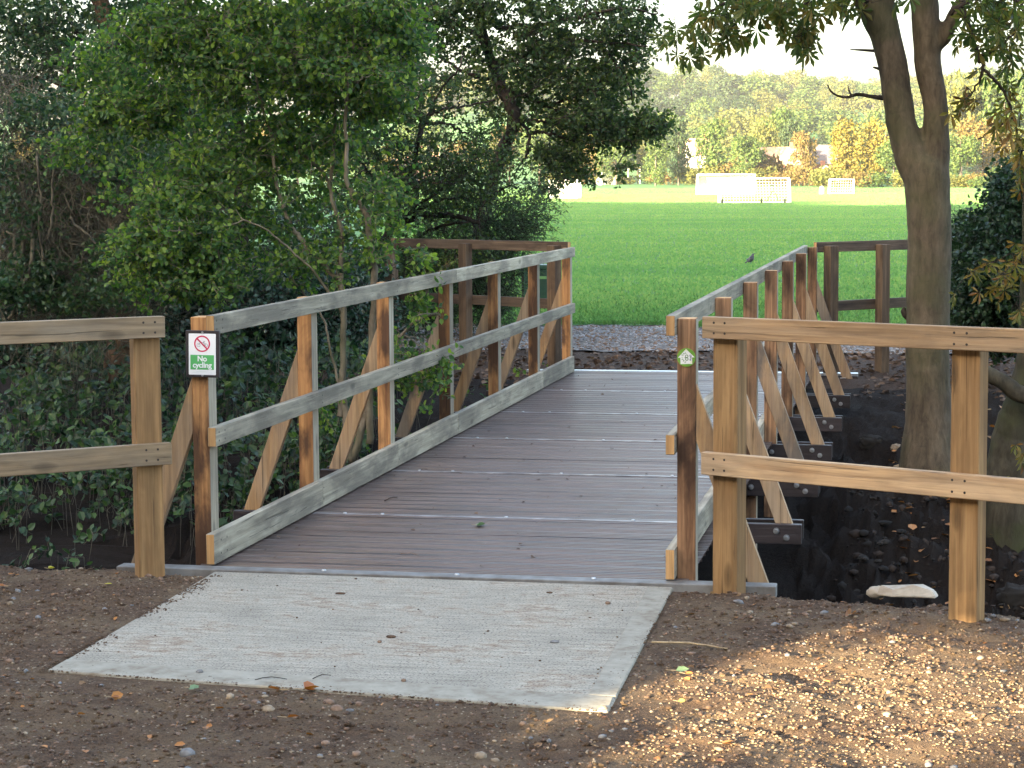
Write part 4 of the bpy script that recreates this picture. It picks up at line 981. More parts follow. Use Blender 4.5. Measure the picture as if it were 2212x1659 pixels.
cl = [(900, 200, YW, 110, 70, .9, 800), (960, 330, YW, 180, 80, 1., 900), (930, 420, YW, 150, 60, 1., 800), (800, 380, YW, 130, 110, 1., 900), (1050, 380, YW, 100, 70, .8, 400), (870, 560, YW, 120, 60, .8, 600), (980, 540, YW, 120, 50, .7, 500), (760, 250, YW, 120, 80, .8, 400)]
C = clump_pts(cl, .18, .24)
V, Fa, A, B = sprigs(C, 9, .24, .044, 'kite', .9, .1, .3)
v, f = sticks(A, B, .003, .0015); V, Fc, mi = merge([(V, Fa, 0), (v, f, 1)] + near_skel(C, nodes_w, 500, .008))
link('crown', np_mesh('crown', V - np.array(o6), Fc, [M['lf_oak'], M['bark_dark']], mi), hw)

# --- oak whose boughs reach over the pitch
YO = 23.5
o7 = at(1085, 760, YO + 1); o7.z = 0
ok = empty('oak_tree', at(1000, 640, YO + 1.5) * 1.0, 'dark green oak with boughs drooping over the pitch at top centre', 'tree'); o7 = ok.location.copy(); o7.z = 0; ok.location.z = 0; ko = F / YO
s = MB()
pth = [([(1000, 650), (1040, 480), (1080, 340), (1109, 269), (1098, 215), (1076, 175), (1062, 130), (1040, 60), (1030, -60)], [34, 32, 30, 28, 28, 26, 24, 22, 18]),
       ([(1109, 265), (1125, 268), (1142, 288), (1140, 325), (1125, 355), (1110, 385)], [9, 8, 7, 6, 4, 3]), ([(1142, 290), (1165, 284), (1190, 290), (1230, 300), (1270, 318)], [8, 7, 6, 4, 3]), ([(1120, 268), (1150, 260), (1180, 262), (1210, 250), (1260, 270)], [8, 7, 6, 5, 3]),
       ([(1142, 310), (1175, 330), (1190, 360), (1230, 375)], [5, 4, 3, 2]), ([(1085, 190), (1120, 200), (1180, 230), (1240, 255), (1300, 260)], [14, 12, 9, 7, 4]), ([(1065, 140), (1130, 120), (1200, 95), (1290, 90), (1400, 100)], [14, 11, 9, 7, 3]),
       ([(1080, 60), (1150, 55), (1240, 40), (1330, 20), (1420, 30)], [12, 10, 8, 6, 3]), ([(1045, 80), (980, 50), (920, 20), (880, -20)], [12, 9, 7, 5]), ([(1180, 230), (1240, 210), (1290, 180), (1330, 150)], [8, 6, 5, 3]), ([(1076, 175), (1010, 160), (960, 130), (900, 110)], [10, 8, 6, 4]),
       ([(1300, 100), (1350, 160), (1370, 230)], [6, 5, 3]), ([(1240, 255), (1300, 290), (1350, 275), (1400, 265)], [6, 5, 4, 3])]
nodes_o = skel_tubes(s, [([tuple(at(x, y, YO + (.4 * math.sin(j * 1.3 + i)) * min(1, j / 2))) for j, (x, y) in enumerate(p)], [r / 2 / ko for r in rr]) for i, (p, rr) in enumerate(pth)], o7, 9, .08, .015)
s.build('trunk', M['bark_dark'], ok)
cl = [(1010, 60, YO, 120, 70, 1., 520), (1080, 150, YO, 130, 60, 1., 560), (1240, 60, YO, 140, 60, 1., 700), (1360, 40, YO, 70, 60, .8, 420), (1200, 150, YO, 110, 60, 1., 560), (1290, 190, YO, 100, 60, .9, 650), (1260, 260, YO, 90, 45, .8, 560), (1330, 285, YO, 70, 35, .7, 420), (1395, 270, YO, 42, 28, .5, 230),
      (1220, 330, YO, 70, 35, .6, 380), (1240, 375, YO, 50, 20, .4, 160), (1410, 265, YO, 30, 16, .3, 130), (1180, 90, YO, 60, 40, .6, 260), (960, 20, YO, 120, 40, .8, 500), (1120, 240, YO, 100, 50, .8, 360), (900, 80, YO, 90, 80, .9, 420), (1340, 130, YO, 60, 50, .6, 260), (1150, 10, YO, 160, 30, .9, 420), (1390, 100, YO, 30, 50, .4, 70), (1345, 362, YO, 28, 12, .3, 26), (1120, -100, YO, 220, 90, 1., 800), (1320, -60, YO, 110, 60, .8, 300), (1000, -160, YO, 180, 100, 1., 500), (1180, 400, YO, 30, 25, .3, 60)]
C = clump_pts(cl, .18, .24)
V, Fa, A, B = sprigs(C, 8, .22, .058, 'kite', .95, .15, .3)
v, f = sticks(A, B, .0035, .002); V, Fc, mi = merge([(V, Fa, 0), (v, f, 1)] + near_skel(C, nodes_o, 520, .009))
link('crown', np_mesh('crown', V - np.array(o7), Fc, [M['lf_oak'], M['bark_dark']], mi), ok)

# --- fine-leaved willow bush with arching twigs by the far left fence
YB = 22.6
o8 = at(1050, 700, YB); o8.z = -.02
wb = empty('willow_bush', o8, 'grey green willow bush with fine arching twigs behind the far left fence', 'bush')
C = clump_pts([(1010, 500, YB, 130, 110, .7, 900), (1060, 560, YB, 75, 90, .6, 600), (1120, 480, YB, 60, 50, .5, 260), (960, 620, YB, 140, 90, .7, 900), (1065, 650, YB, 45, 60, .5, 300), (1150, 430, YB, 50, 40, .4, 110), (1175, 395, YB, 30, 20, .3, 20), (880, 660, YB, 120, 80, .7, 700)], -.3, .4)
V, Fa, A, B = sprigs(C, 11, .30, .042, 'narrow', .55, .25, .3)
v, f = sticks(A, B, .0028, .0015); st = np.array([tuple(at(x, 690 + 10 * math.sin(x), YB)) for x in (880, 930, 960, 1000, 1020, 1050, 1080, 1100)])
V, Fc, mi = merge([(V, Fa, 0), (v, f, 1)] + near_skel(C, st, 320, .010, 5))
link('foliage', np_mesh('foliage', V - np.array(o8), Fc, [M['lf_willow'], M['bark_dark']], mi), wb)

# --- ivy-clad tree, upper left
YI = 17.0
o9 = at(250, 820, YI); o9.z = zt(o9.x, YI) - .1
iv = empty('ivy_clad_tree', o9, 'tall ivy-clad tree with two brown stems at upper left', 'tree'); ki = F / YI
s = MB()
pth = [([(255, 830), (262, 650), (268, 450), (262, 280), (258, 180), (240, 100), (228, 40), (190, -70)], [70, 60, 54, 48, 46, 44, 40, 36]), ([(262, 280), (300, 150), (318, 60), (330, -60)], [34, 30, 26, 20]), ([(265, 400), (200, 250), (140, 150), (90, 60)], [16, 12, 9, 6]),
       ([(262, 330), (340, 250), (420, 200), (480, 160)], [14, 10, 8, 5]), ([(180, 210), (100, 170), (30, 150), (-40, 120)], [9, 7, 5, 3])]
nodes_i = skel_tubes(s, [([tuple(at(x, y, YI)) for x, y in p], [r / 2 / ki for r in rr]) for p, rr in pth], o9, 12, .10, .015)
s.build('trunk', M['bark_ivy'], iv)
C = clump_pts([(265, 250, YI - .2, 45, 170, .3, 700), (290, 420, YI - .2, 50, 170, .35, 700), (120, 120, YI, 150, 70, .8, 620), (60, 200, YI, 120, 50, .8, 340), (350, 120, YI, 120, 110, .8, 420), (430, 230, YI, 130, 80, .8, 300), (120, 20, YI, 160, 50, .8, 420), (330, 20, YI, 60, 40, .4, 200), (30, 60, YI, 60, 60, .6, 200), (180, -110, YI, 240, 90, .9, 600), (330, -200, YI, 180, 110, .9, 400), (520, 60, YI, 120, 80, .8, 200),
                (640, 60, YI + 2, 150, 90, 1., 200), (700, 180, YI + 2, 130, 70, 1., 200), (810, 60, YI + 2, 90, 70, 1., 260)], .1, .26)
V, Fa, A, B = sprigs(C, 8, .2, .055, 'kite', .95, .15, .3)
v, f = sticks(A, B, .003, .0015); V, Fc, mi = merge([(V, Fa, 0), (v, f, 1)] + near_skel(C, nodes_i, 420, .007))
link('crown', np_mesh('crown', V - np.array(o9), Fc, [M['lf_ivy'], M['bark_dark']], mi), iv)

# --- thicket of dry climber stems at the left
YT = 15.4
o10 = at(150, 900, YT); o10.z = zt(o10.x, YT)
th = empty('dead_climber_thicket', o10, 'tangled grey brown curtain of dry climber stems hanging at the left', 'climber')
starts = clump_pts([(60, 330, YT, 110, 120, .5, 420), (200, 380, YT, 110, 130, .5, 520), (310, 480, YT, 70, 150, .5, 360), (120, 520, YT, 140, 140, .5, 700), (200, 640, YT, 160, 70, .5, 360), (30, 200, YT, 70, 60, .5, 120), (430, 400, YT + .5, 60, 120, .4, 160)])
dr = rng.normal(size=starts.shape) * np.array([.8, .5, .6]) + np.array([0, 0, -.7])
a, b2, r0, r1 = walk_branches(starts, dr, rng.uniform(.35, 1.0, len(starts)), rng.uniform(.0018, .0042, len(starts)), 8, .38, .04)
v1, f1 = sticks(a, b2, r0, r1)
a, b2, r0, r1 = walk_branches(starts[::2] + rng.normal(size=starts[::2].shape) * .1, rng.normal(size=starts[::2].shape), .35, .0016, 5, .6)
v2, f2 = sticks(a, b2, r0, r1)
V, Fc, mi = merge([(v1, f1, 0), (v2, f2, 0)]); link('dry_stems', np_mesh('dry_stems', V - np.array(o10), Fc, [M['twig']], mi), th)
s = MB()
for ctrl, r in (([(0, 650), (40, 560), (60, 500)], .02), ([(20, 690), (60, 600), (70, 540), (66, 470)], .016), ([(80, 340), (88, 420), (84, 480), (95, 560)], .010), ([(116, 310), (114, 400), (112, 470), (105, 520)], .010), ([(5, 500), (30, 510), (34, 560)], .012), ([(150, 470), (200, 520), (240, 560)], .010)):
    skel_tubes(s, [([tuple(at(x, y, YT - .5)) for x, y in ctrl], [r] * len(ctrl))], o10, 6, .1, .01)
s.build('main_stem', M['twig'], th)
C = clump_pts([(60, 420, YT - .3, 120, 160, .4, 500), (250, 330, YT - .3, 120, 80, .4, 520), (60, 600, YT - .5, 90, 60, .3, 520), (100, 250, YT, 120, 60, .5, 500), (280, 560, YT - .3, 110, 90, .4, 420), (180, 640, YT - .5, 120, 40, .3, 300)], -.1, .4)
V, Fa, A, B = sprigs(C, 6, .16, .045, 'kite', .9, .1, .3); V, Fc, mi = merge([(V, Fa, 0)]); link('leaves', np_mesh('leaves', V - np.array(o10), Fc, [M['lf_ivy']], mi), th)

# --- holly and yew filling the back of the wood
def backing(px0, px1, Yc, tops, label, name, mt_, size, n_, kind='kite'):
    xs_ = (px0 + px1) / 2; o = at(xs_, 700, Yc); o.z = zt(o.x, Yc) - .1
    e = empty(name, o, label, 'tree' if 'tree' in name else 'bush')
    cl = []
    for (px, top, w_) in tops:
        bot = 900; nn = int(n_ * w_ * (bot - top) / 60000)
        cl.append((px, (top + bot) / 2, Yc, w_, (bot - top) / 2, 1.0, nn))
    C = clump_pts(cl, -.35, .35)
    C = C[C[:, 2] > -.9]
    V, Fa, A, B = sprigs(C, 7, .22, size, kind, .9, .05, .3); v, f = sticks(A, B, .003)
    V, Fc, mi = merge([(V, Fa, 0), (v, f, 1)]); link('foliage', np_mesh('foliage', V - np.array(o), Fc, [mt_, M['bark_dark']], mi), e)
backing(300, 800, 19.2, [(330, 420, 110), (420, 500, 120), (540, 540, 110), (650, 520, 110), (760, 520, 90)], 'dark blue green holly behind the hazel stems', 'holly_bush', M['lf_holly'], .06, 1900)
backing(0, 300, 18.6, [(-20, 330, 120), (100, 360, 120), (220, 330, 110)], 'dark evergreen bush behind the dry climber stems', 'holly_bush', M['lf_holly'], .06, 1700)
backing(600, 900, 25.5, [(590, 390, 90), (690, 390, 90), (800, 500, 110), (900, 540, 90)], 'dull green bush behind the dark leaning tree', 'bush', M['lf_hedge'], .07, 1300)
backing(0, 500, 30, [(20, 290, 130), (160, 280, 120), (300, 300, 130), (430, 330, 120)], 'pale leafy tree behind the ivy-clad tree', 'background_tree', M['lf_ivy'], .09, 900)

# --- dark tree standing between the hazel and the pitch, seen as shade behind the bright leaves
oD = at(520, 700, 19.8); oD.z = -.1
dt = empty('shaded_tree', oD, 'shaded dark green tree right behind the bright hazel crown', 'tree')
s = MB(); nd = skel_tubes(s, [([tuple(at(x, y, 19.8)) for x, y in ((520, 720), (515, 560), (525, 400), (510, 250), (500, 100), (505, -40))], [.11, .10, .09, .07, .05, .03]), ([tuple(at(x, y, 19.8)) for x, y in ((525, 400), (600, 280), (680, 180), (760, 90))], [.06, .045, .03, .02]), ([tuple(at(x, y, 19.8)) for x, y in ((518, 480), (430, 380), (360, 290), (300, 200))], [.05, .04, .03, .02])], oD, 9, .05, .012)
s.build('trunk', M['bark_dark'], dt)
C = clump_pts([(450, 180, 19.8, 150, 110, .8, 700), (640, 120, 19.8, 170, 110, .8, 800), (800, 110, 19.8, 110, 110, .8, 420), (400, 350, 19.8, 130, 90, .8, 420), (560, 330, 19.8, 160, 70, .8, 260), (330, 240, 19.8, 110, 80, .8, 360), (720, 300, 19.8, 120, 60, .8, 160)], .12, .30)
V, Fa, A, B = sprigs(C, 8, .22, .058, 'kite', .95, .15, .3)
v, f = sticks(A, B, .003, .0015); V, Fc, mi = merge([(V, Fa, 0), (v, f, 1)] + near_skel(C, nd, 320, .008))
link('crown', np_mesh('crown', V - np.array(oD), Fc, [M['lf_oak'], M['bark_dark']], mi), dt)

# --- brambles and seedlings on the banks
def ground_sprigs(xr, yr, n_, hmin, hmax, nl, tw, size, kind, mats, name, label, cat, cond=None, stem=.002, compound=True, gap=-.2):
    x = rng.uniform(*xr, n_); y = rng.uniform(*yr, n_); k = gnoise(np.stack([x, y, 0 * x], -1), .6) > gap
    if cond is not None: k &= cond(x, y)
    x, y = x[k], y[k]; z = terrain(x, y); h = rng.uniform(hmin, hmax, len(x)) ; C = np.stack([x, y, z + h], -1)
    V, Fa, A, B = sprigs(C, nl, tw, size, kind, .9, .1, .65); parts = [(V, Fa, 0)]
    v, f = sticks(np.stack([x, y, z], -1) + rng.normal(size=C.shape) * [.05, .05, 0], C, stem); parts.append((v, f, 1)); v, f = sticks(A, B, stem * .8); parts.append((v, f, 1))
    V, Fc, mi = merge(parts); o = link(name, np_mesh(name, V, Fc, mats, mi)); tag(o, label, cat, kind='stuff'); return o
ground_sprigs((-7.5, -3.95), (13.2, 17.5), 2600, .05, .45, 6, .16, .062, 'oval', [M['lf_bramble'], M['twig']], 'brambles', 'brambles covering the far bank behind the left fence', 'brambles', lambda x, y: (x < -4.0 - (y - 13) * .05))
ground_sprigs((-6.5, -3.7), (10.8, 13.2), 170, .05, .4, 6, .16, .055, 'oval', [M['lf_bramble'], M['twig']], 'brambles', 'larger bramble leaves low on the bank between fence and sign post', 'brambles', lambda x, y: (x < -4.3))
ground_sprigs((-6.0, -3.4), (14, 18.5), 260, .03, .25, 6, .12, .05, 'oval', [M['lf_hazel'], M['twig']], 'seedlings', 'small bright seedlings on the bank behind the bridge rails', 'seedlings')
ground_sprigs((.1, 2.6), (9.4, 13), 110, .02, .2, 5, .12, .05, 'oval', [M['lf_bramble'], M['twig']], 'seedlings', 'sparse dark plants on the shaded bank at far right', 'seedlings', lambda x, y: x > 1.0)
# grass tufts along the near edge of the pitch
n_ = 26000
x = rng.uniform(-9, 2.5, n_); y = 24.3 + rng.exponential(3.0, n_) + np.array([rag(a, 0) for a in x]); z = np.full(n_, .012)
P = np.stack([x, y, z], -1); D = rng.normal(size=(n_, 3)) * [.45, .45, 0] + [0, 0, 1]; V, Fa = leaves(P, D, rng.normal(size=(n_, 3)), .05 * rng.uniform(.5, 1.5, n_), 'narrow')
o = link('grass', np_mesh('grass', V, Fa, M['blade'])); tag(o, 'short grass blades along the near edge of the pitch', 'grass', kind='stuff')
n_ = 420000
y = 24.6 + 320 * rng.uniform(0, 1, n_) ** 1.35; k0 = at(800, 400, 100).x / 100; k1 = at(2300, 400, 100).x / 100
x = y * (k0 + (k1 - k0) * rng.uniform(0, 1, n_)); P = np.stack([x, y, zfar(x, y) + .008], -1)
D = rng.normal(size=(n_, 3)) * [.35, .35, 0] + [0, 0, 1]; V, Fa = leaves(P, D, rng.normal(size=(n_, 3)) * [1, 1, .1], rng.uniform(.035, .075, n_), 'kite')
o = link('grass', np_mesh('grass', V, Fa, M['turf'])); tag(o, 'mown grass of the playing field', 'grass', kind='stuff')

# ------------------------------------------------------------------ stones, litter
ico = bmesh.new(); bmesh.ops.create_icosphere(ico, subdivisions=1, radius=1); IV = np.array([v.co[:] for v in ico.verts]); IF = np.array([[v.index for v in f.verts] for f in ico.faces]); ico.free()
def stones(P, S, rg=rng, flat=.55):
    n_ = len(P); sc = np.stack([rg.uniform(.7, 1.3, n_), rg.uniform(.6, 1.0, n_), rg.uniform(.4, .75, n_) * flat / .55], -1) * S[:, None]
    a = rg.uniform(0, 6.28, n_); T = IV[None] * (1 + rg.uniform(-.22, .22, (n_, len(IV), 1))) * sc[:, None]
    ca, sa = np.cos(a)[:, None], np.sin(a)[:, None]
    V = np.stack([T[..., 0] * ca - T[..., 1] * sa, T[..., 0] * sa + T[..., 1] * ca, T[..., 2]], -1) + P[:, None]
    return V.reshape(-1, 3), (IF[None] + (np.arange(n_) * len(IV))[:, None, None]).reshape(-1, 3)
n_ = 12000
x = rng.uniform(-8, 2.5, n_); y = rng.uniform(20.8, 24.7, n_) + .1 * np.sin(x * 3); S = rng.uniform(.007, .024, n_); V, Fa = stones(np.stack([x, y, .002 + S * .2], -1), S)
o = link('gravel', np_mesh('gravel', V, Fa, [M['stone_c'], M['stone_d'], M['stone_b']], np.repeat(rng.integers(0, 3, n_), len(IF)), True)); tag(o, 'loose grey stones on the gravel path beyond the bridge', 'gravel', kind='stuff')
n_ = 5000
x = rng.uniform(-.6, 2.6, n_); y = rng.uniform(9.2, 15.5, n_); S = .008 + .05 * rng.uniform(0, 1, n_) ** 4; z = terrain(x, y); V, Fa = stones(np.stack([x, y, z], -1), S)
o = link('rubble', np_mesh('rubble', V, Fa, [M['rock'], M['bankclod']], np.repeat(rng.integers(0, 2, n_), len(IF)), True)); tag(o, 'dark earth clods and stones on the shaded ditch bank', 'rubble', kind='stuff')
def on_slab(x, y, m=.0): return (x > -3.08 - m) & (x < -1.02 + m) & (y > 6.65 - m) & (y < 8.7)
def scatter(n_, smin, smax, mats, name, label, xr=(-4.4, .8), yr=(5.4, 8.9), power=3.0, slab=False):
    x = rng.uniform(*xr, n_); y = rng.uniform(*yr, n_); k = ~on_slab(x, y, .01) if not slab else on_slab(x, y, -.05)
    k &= y < lerp_tab(x, EDGE) + .02; x, y = x[k], y[k]; S = smin + (smax - smin) * rng.uniform(0, 1, len(x)) ** power
    z = terrain(x, y) if not slab else np.zeros(len(x)) + .001
    V, Fa = stones(np.stack([x, y, z + S * .12], -1), S); mi = np.repeat(rng.integers(0, len(mats), len(x)), len(IF))
    o = link(name, np_mesh(name, V, Fa, mats, mi, True)); tag(o, label, 'stones', kind='stuff'); return o
scatter(26000, .002, .009, [M['stone_a'], M['stone_b'], M['stone_b'], M['soilclod'], M['soilclod'], M['soilclod']], 'gravel', 'small stones and crumbs of earth scattered over the bare soil')
scatter(900, .008, .020, [M['stone_a'], M['stone_b'], M['stone_c'], M['stone_b'], M['soilclod']], 'pebbles', 'larger flints and pebbles lying on the bare soil')
scatter(12000, .003, .013, [M['soilclod'], M['soil'], M['soil']], 'clods', 'crumbly earth clods covering the bare soil', power=2.0)
n_ = 2600; tt = rng.uniform(0, 1, n_); ed = rng.integers(0, 3, n_); off = rng.exponential(.022, n_)
x = np.where(ed == 0, -3.03 + 2.03 * tt, np.where(ed == 1, -3.06 + off, -1.02 - off)); y = np.where(ed == 0, 6.775 - .23 * tt + off, 6.75 + 1.85 * tt); k = gnoise(np.stack([x, y, 0 * x], -1), .35) > -.1; x, y = x[k], y[k]; S = rng.uniform(.0015, .006, len(x))
V, Fa = stones(np.stack([x, y, 0 * x + .001], -1), S); o = link('crumbs', np_mesh('crumbs', V, Fa, [M['soilclod'], M['soil']], np.repeat(rng.integers(0, 2, len(x)), len(IF)), True)); tag(o, 'soil crumbs spilled over the edges of the concrete path', 'crumbs', kind='stuff')
scatter(500, .0015, .007, [M['soilclod'], M['soilclod'], M['stone_b']], 'crumbs', 'dark crumbs of earth on the concrete path', slab=True)
def litter(n_, xr, yr, smin, smax, mt_, name, label, zf, cond=None, kind='oval', flat=.75):
    x = rng.uniform(*xr, n_); y = rng.uniform(*yr, n_)
    if cond is not None: k = cond(x, y); x, y = x[k], y[k]
    n_ = len(x); P = np.stack([x, y, zf(x, y) + .004], -1); D = rng.normal(size=(n_, 3)) * [1, 1, .15]; N = rng.normal(size=(n_, 3)) * (1 - flat) + [0, 0, 1]
    V, Fa = leaves(P, D, N, rng.uniform(smin, smax, n_), kind); o = link(name, np_mesh(name, V, Fa, mt_)); tag(o, label, 'leaf litter', kind='stuff')
n_ = 9000  # real chips, but packed into the sun patch so their tan adds to its light
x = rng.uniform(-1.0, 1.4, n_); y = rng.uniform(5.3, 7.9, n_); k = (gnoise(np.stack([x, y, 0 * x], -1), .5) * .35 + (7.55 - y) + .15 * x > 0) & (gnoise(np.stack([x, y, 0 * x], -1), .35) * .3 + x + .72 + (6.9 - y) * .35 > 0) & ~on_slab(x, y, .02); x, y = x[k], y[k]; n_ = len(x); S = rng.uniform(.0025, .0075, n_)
V, Fa = stones(np.stack([x, y, terrain(x, y) + S * .15], -1), S, flat=.4); o = link('wood_chips', np_mesh('wood_chips', V, Fa, M['chip'], None, True)); tag(o, 'straw-coloured chips packed into the sun patch at bottom right to brighten it', 'chips', kind='stuff')
litter(420, (-4.4, .8), (5.5, 8.8), .012, .035, M['dry'], 'leaf_litter', 'scraps of dry leaf on the bare soil', terrain, lambda x, y: ~on_slab(x, y))
litter(5200, (-6.5, 1.5), (17.6, 21.4), .03, .08, M['mulchleaf'], 'leaf_litter', 'brown fallen leaves covering the earth at the far end of the bridge', terrain, lambda x, y: ~((x > -3.25) & (x < -.6) & (y < 18.66)), flat=.45)
litter(500, (-.3, 1.6), (12.5, 17.5), .03, .09, M['dry'], 'leaf_litter', 'fallen chestnut leaves on the bank around the trunk', terrain)
litter(150, (-3.08, -1.12), (8.9, 18.4), .008, .03, M['mulchleaf'], 'leaf_litter', 'tiny dark leaf scraps on the deck', lambda x, y: 0 * x + .001)
def dleaf(px, py, size, rz, mt_, label, nl=1, kind='oval', z=.0, curl=.3):
    p = at(px, py, 7); r_ = (p - Vector((0, 0, H))).normalized(); t = (z - H) / r_.z; p = Vector((0, 0, H)) + r_ * t
    if z < 0: p.z = zt(p.x, p.y) + .006
    P = np.zeros((nl, 3)) + [0, 0, .006]; an = rz + (np.arange(nl) - (nl - 1) / 2) * .8; D = np.stack([np.cos(an), np.sin(an), .12 + 0 * an], -1); N = np.stack([rng.normal(size=nl) * curl, rng.normal(size=nl) * curl, np.ones(nl)], -1)
    V, Fa = leaves(P, D, N, size * np.linspace(.8, 1.1, nl), kind); v, f = sticks([(0, 0, .006)], [(-.6 * size * math.cos(rz), -.6 * size * math.sin(rz), .01)], .0016)
    V, Fc, mi = merge([(V, Fa, 0), (v, f, 1)]); o = link('fallen_leaf', np_mesh('fallen_leaf', V, Fc, [mt_, M['straw']], mi), None, p); tag(o, label, 'leaf')
dleaf(410, 1503, .035, .1, M['green_lf'], 'pale green fallen leaf lying against the near edge of the concrete', 3, z=-.02)
dleaf(605, 1503, .055, 2.9, M['orange_lf'], 'orange curled leaf by the near edge of the concrete', 1, z=-.011, curl=.6)
dleaf(658, 1500, .055, .5, M['orange_lf'], 'orange crumpled leaf right beside the curled orange leaf', 3, z=-.01, curl=.7)
dleaf(1460, 1465, .06, .35, M['green_lf'], 'single pale green leaf lying on soil right of the concrete', 1, z=-.02)
dleaf(1480, 1473, .035, .1, M['orange_lf'], 'small orange leaf below the single pale green leaf', 1, z=-.02)
dleaf(1030, 1137, .045, .2, M['green_lf'], 'green leafy sprig lying on the bridge deck', 4, z=.002, curl=.6)
dleaf(105, 1237, .03, .4, M['yel_lf'], 'small yellow leaf on soil at far left edge of the ditch', 3, z=-.02, curl=.6)
dleaf(225, 1280, .045, .1, M['yel_lf'], 'long yellow leaf strip on soil left of the concrete', 1, 'narrow', z=-.02)
dleaf(10, 1280, .04, 2.8, M['orange_lf'], 'orange leaf on soil at the left edge', 2, z=-.02)
dleaf(1838, 1335, .045, 1.2, M['dry'], 'brown curled leaf on soil in front of the dark ditch', 3, z=-.02, curl=.8)
dleaf(620, 1568, .05, .3, M['orange_lf'], 'reddish leaf on soil below the concrete', 1, z=-.02, curl=.6)
dleaf(1560, 1625, .04, .3, M['dry'], 'rusty leaf on the sunlit soil at bottom right', 2, z=-.02, curl=.6)
dleaf(240, 1520, .04, .3, M['dry'], 'brown leaf on soil at bottom left', 2, z=-.02, curl=.6)
dleaf(1465, 1530, .03, .3, M['yel_lf'], 'yellow leaf scrap on soil near the concrete corner', 1, z=-.02, curl=.6)
def stick(p0, p1, z, r, mt_, label):
    q = []
    for px, py in (p0, p1):
        d_ = (at(px, py, 7) - Vector((0, 0, H))).normalized(); q.append(Vector((0, 0, H)) + d_ * ((z - H) / d_.z))
    s = MB(); mid = (q[0] + q[1]) / 2 + Vector((0, .01, .006)); pts_, rr_ = smooth_path([Vector((0, 0, 0)), mid - q[0], q[1] - q[0]], [r, r, r * .6], 4, .001); s.tube(pts_, rr_, 6); o = s.build('stick', mt_, None, q[0]); tag(o, label, 'stick')
stick((1408, 1387), (1572, 1401), .006, .0042, M['straw'], 'straight pale stick lying on soil right of the concrete')
stick((550, 1468), (620, 1467), .004, .0016, M['bark_dark'], 'thin dark twig near the front of the concrete')
stick((675, 1466), (715, 1459), .004, .0016, M['bark_dark'], 'short thin twig right of the other on the concrete front')
stick((830, 1082), (858, 1074), .004, .003, M['bark_dark'], 'dark curled twig on the deck near the left kickboard')
stick((865, 1196), (905, 1200), .004, .002, M['stone_b'], 'reddish straw on the near part of the deck')
def stone(px, py, S, mt_, label, z=0.0, sc=(1, .8, .7), name='stone'):
    p = at(px, py, 7); d_ = (p - Vector((0, 0, H))).normalized(); p = Vector((0, 0, H)) + d_ * ((z - H) / d_.z)
    if z == -.02: p.z = zt(p.x, p.y) - .2 * S
    bm = bmesh.new(); bmesh.ops.create_icosphere(bm, subdivisions=3, radius=1)
    for v in bm.verts:
        q = np.array([v.co[:]]); k = 1 + .12 * float(gnoise(q * 1.7 + px, 1.0)[0]); v.co = Vector((v.co.x * sc[0], v.co.y * sc[1], v.co.z * sc[2])) * S * k
    for f in bm.faces: f.smooth = True
    s = MB(); s.add(bm); o = s.build(name, mt_, None, p + Vector((0, 0, S * sc[2] * .6))); tag(o, label, 'stone')
stone(431, 1454, .012, M['stone_c'], 'round dark grey pebble on the concrete near its front left')
stone(845, 1377, .012, M['soilclod'], 'small clod of earth in the middle of the concrete', sc=(1.6, 1, .5))
stone(872, 1472, .009, M['stone_b'], 'small reddish pebble at the front of the concrete')
stone(1313, 1305, .011, M['stone_b'], 'red brown pebble at the far right of the concrete')
stone(1198, 1388, .013, M['stone_c'], 'flat dark stone chip right of the middle of the concrete', sc=(1.3, 1, .4))
stone(820, 1388, .008, M['stone_b'], 'tiny brown pebble below the clod on the concrete')
stone(1187, 1281, .009, M['soilclod'], 'orange brown scrap at the far side of the concrete', sc=(1.5, 1, .4))
stone(735, 1283, .012, M['soilclod'], 'dark earth scrap beside the deck edge on the concrete', sc=(1.8, 1, .4))
def slabstone(px, py, z, outl, th, mt_, label):
    d_ = (at(px, py, 7) - Vector((0, 0, H))).normalized(); p = Vector((0, 0, H)) + d_ * ((z - H) / d_.z); bm = bmesh.new(); f = bm.faces.new([bm.verts.new((x, y, 0)) for x, y in outl])
    r_ = bmesh.ops.extrude_face_region(bm, geom=[f]); 
    for v in r_['geom']:
        if isinstance(v, bmesh.types.BMVert): v.co += Vector((v.co.x * -.12, v.co.y * -.2 + .01, th * (1 + .35 * math.sin(v.co.x * 31))))
    bmesh.ops.recalc_face_normals(bm, faces=bm.faces[:]); bmesh.ops.bevel(bm, geom=bm.edges[:], offset=.005, segments=2, affect='EDGES'); s = MB(); s.add(bm); o = s.build('stone', mt_, None, p); tag(o, label, 'stone')
slabstone(1958, 1286, -.035, [(-.125, -.02), (-.06, -.05), (.03, -.04), (.12, -.05), (.135, .0), (.08, .06), (-.02, .07), (-.09, .05)], .035, M['slab_stone'], 'large pale flat stone on the lip of the ditch')
stone(1893, 1288, .045, M['slab_stone'], 'small pale stone left of the large flat one on the ditch lip', z=-.05, sc=(.9, .6, .6))
stone(245, 1224, .022, M['stone_a'], 'pale stone beside the left fence post foot', z=-.02)
stone(580, 1545, .022, M['stone_a'], 'pale cream pebble below the concrete edge', z=-.02)
stone(728, 1545, .022, M['stone_b'], 'brown angular flint below the concrete edge', z=-.02)
stone(405, 1640, .024, M['stone_c'], 'blue grey stone at the bottom left of the soil', z=-.02)
stone(1038, 1640, .02, M['stone_a'], 'cream stone at the bottom centre of the soil', z=-.02)
stone(1302, 1545, .020, M['stone_a'], 'cream stone touching the near right corner of the concrete', z=-.02)
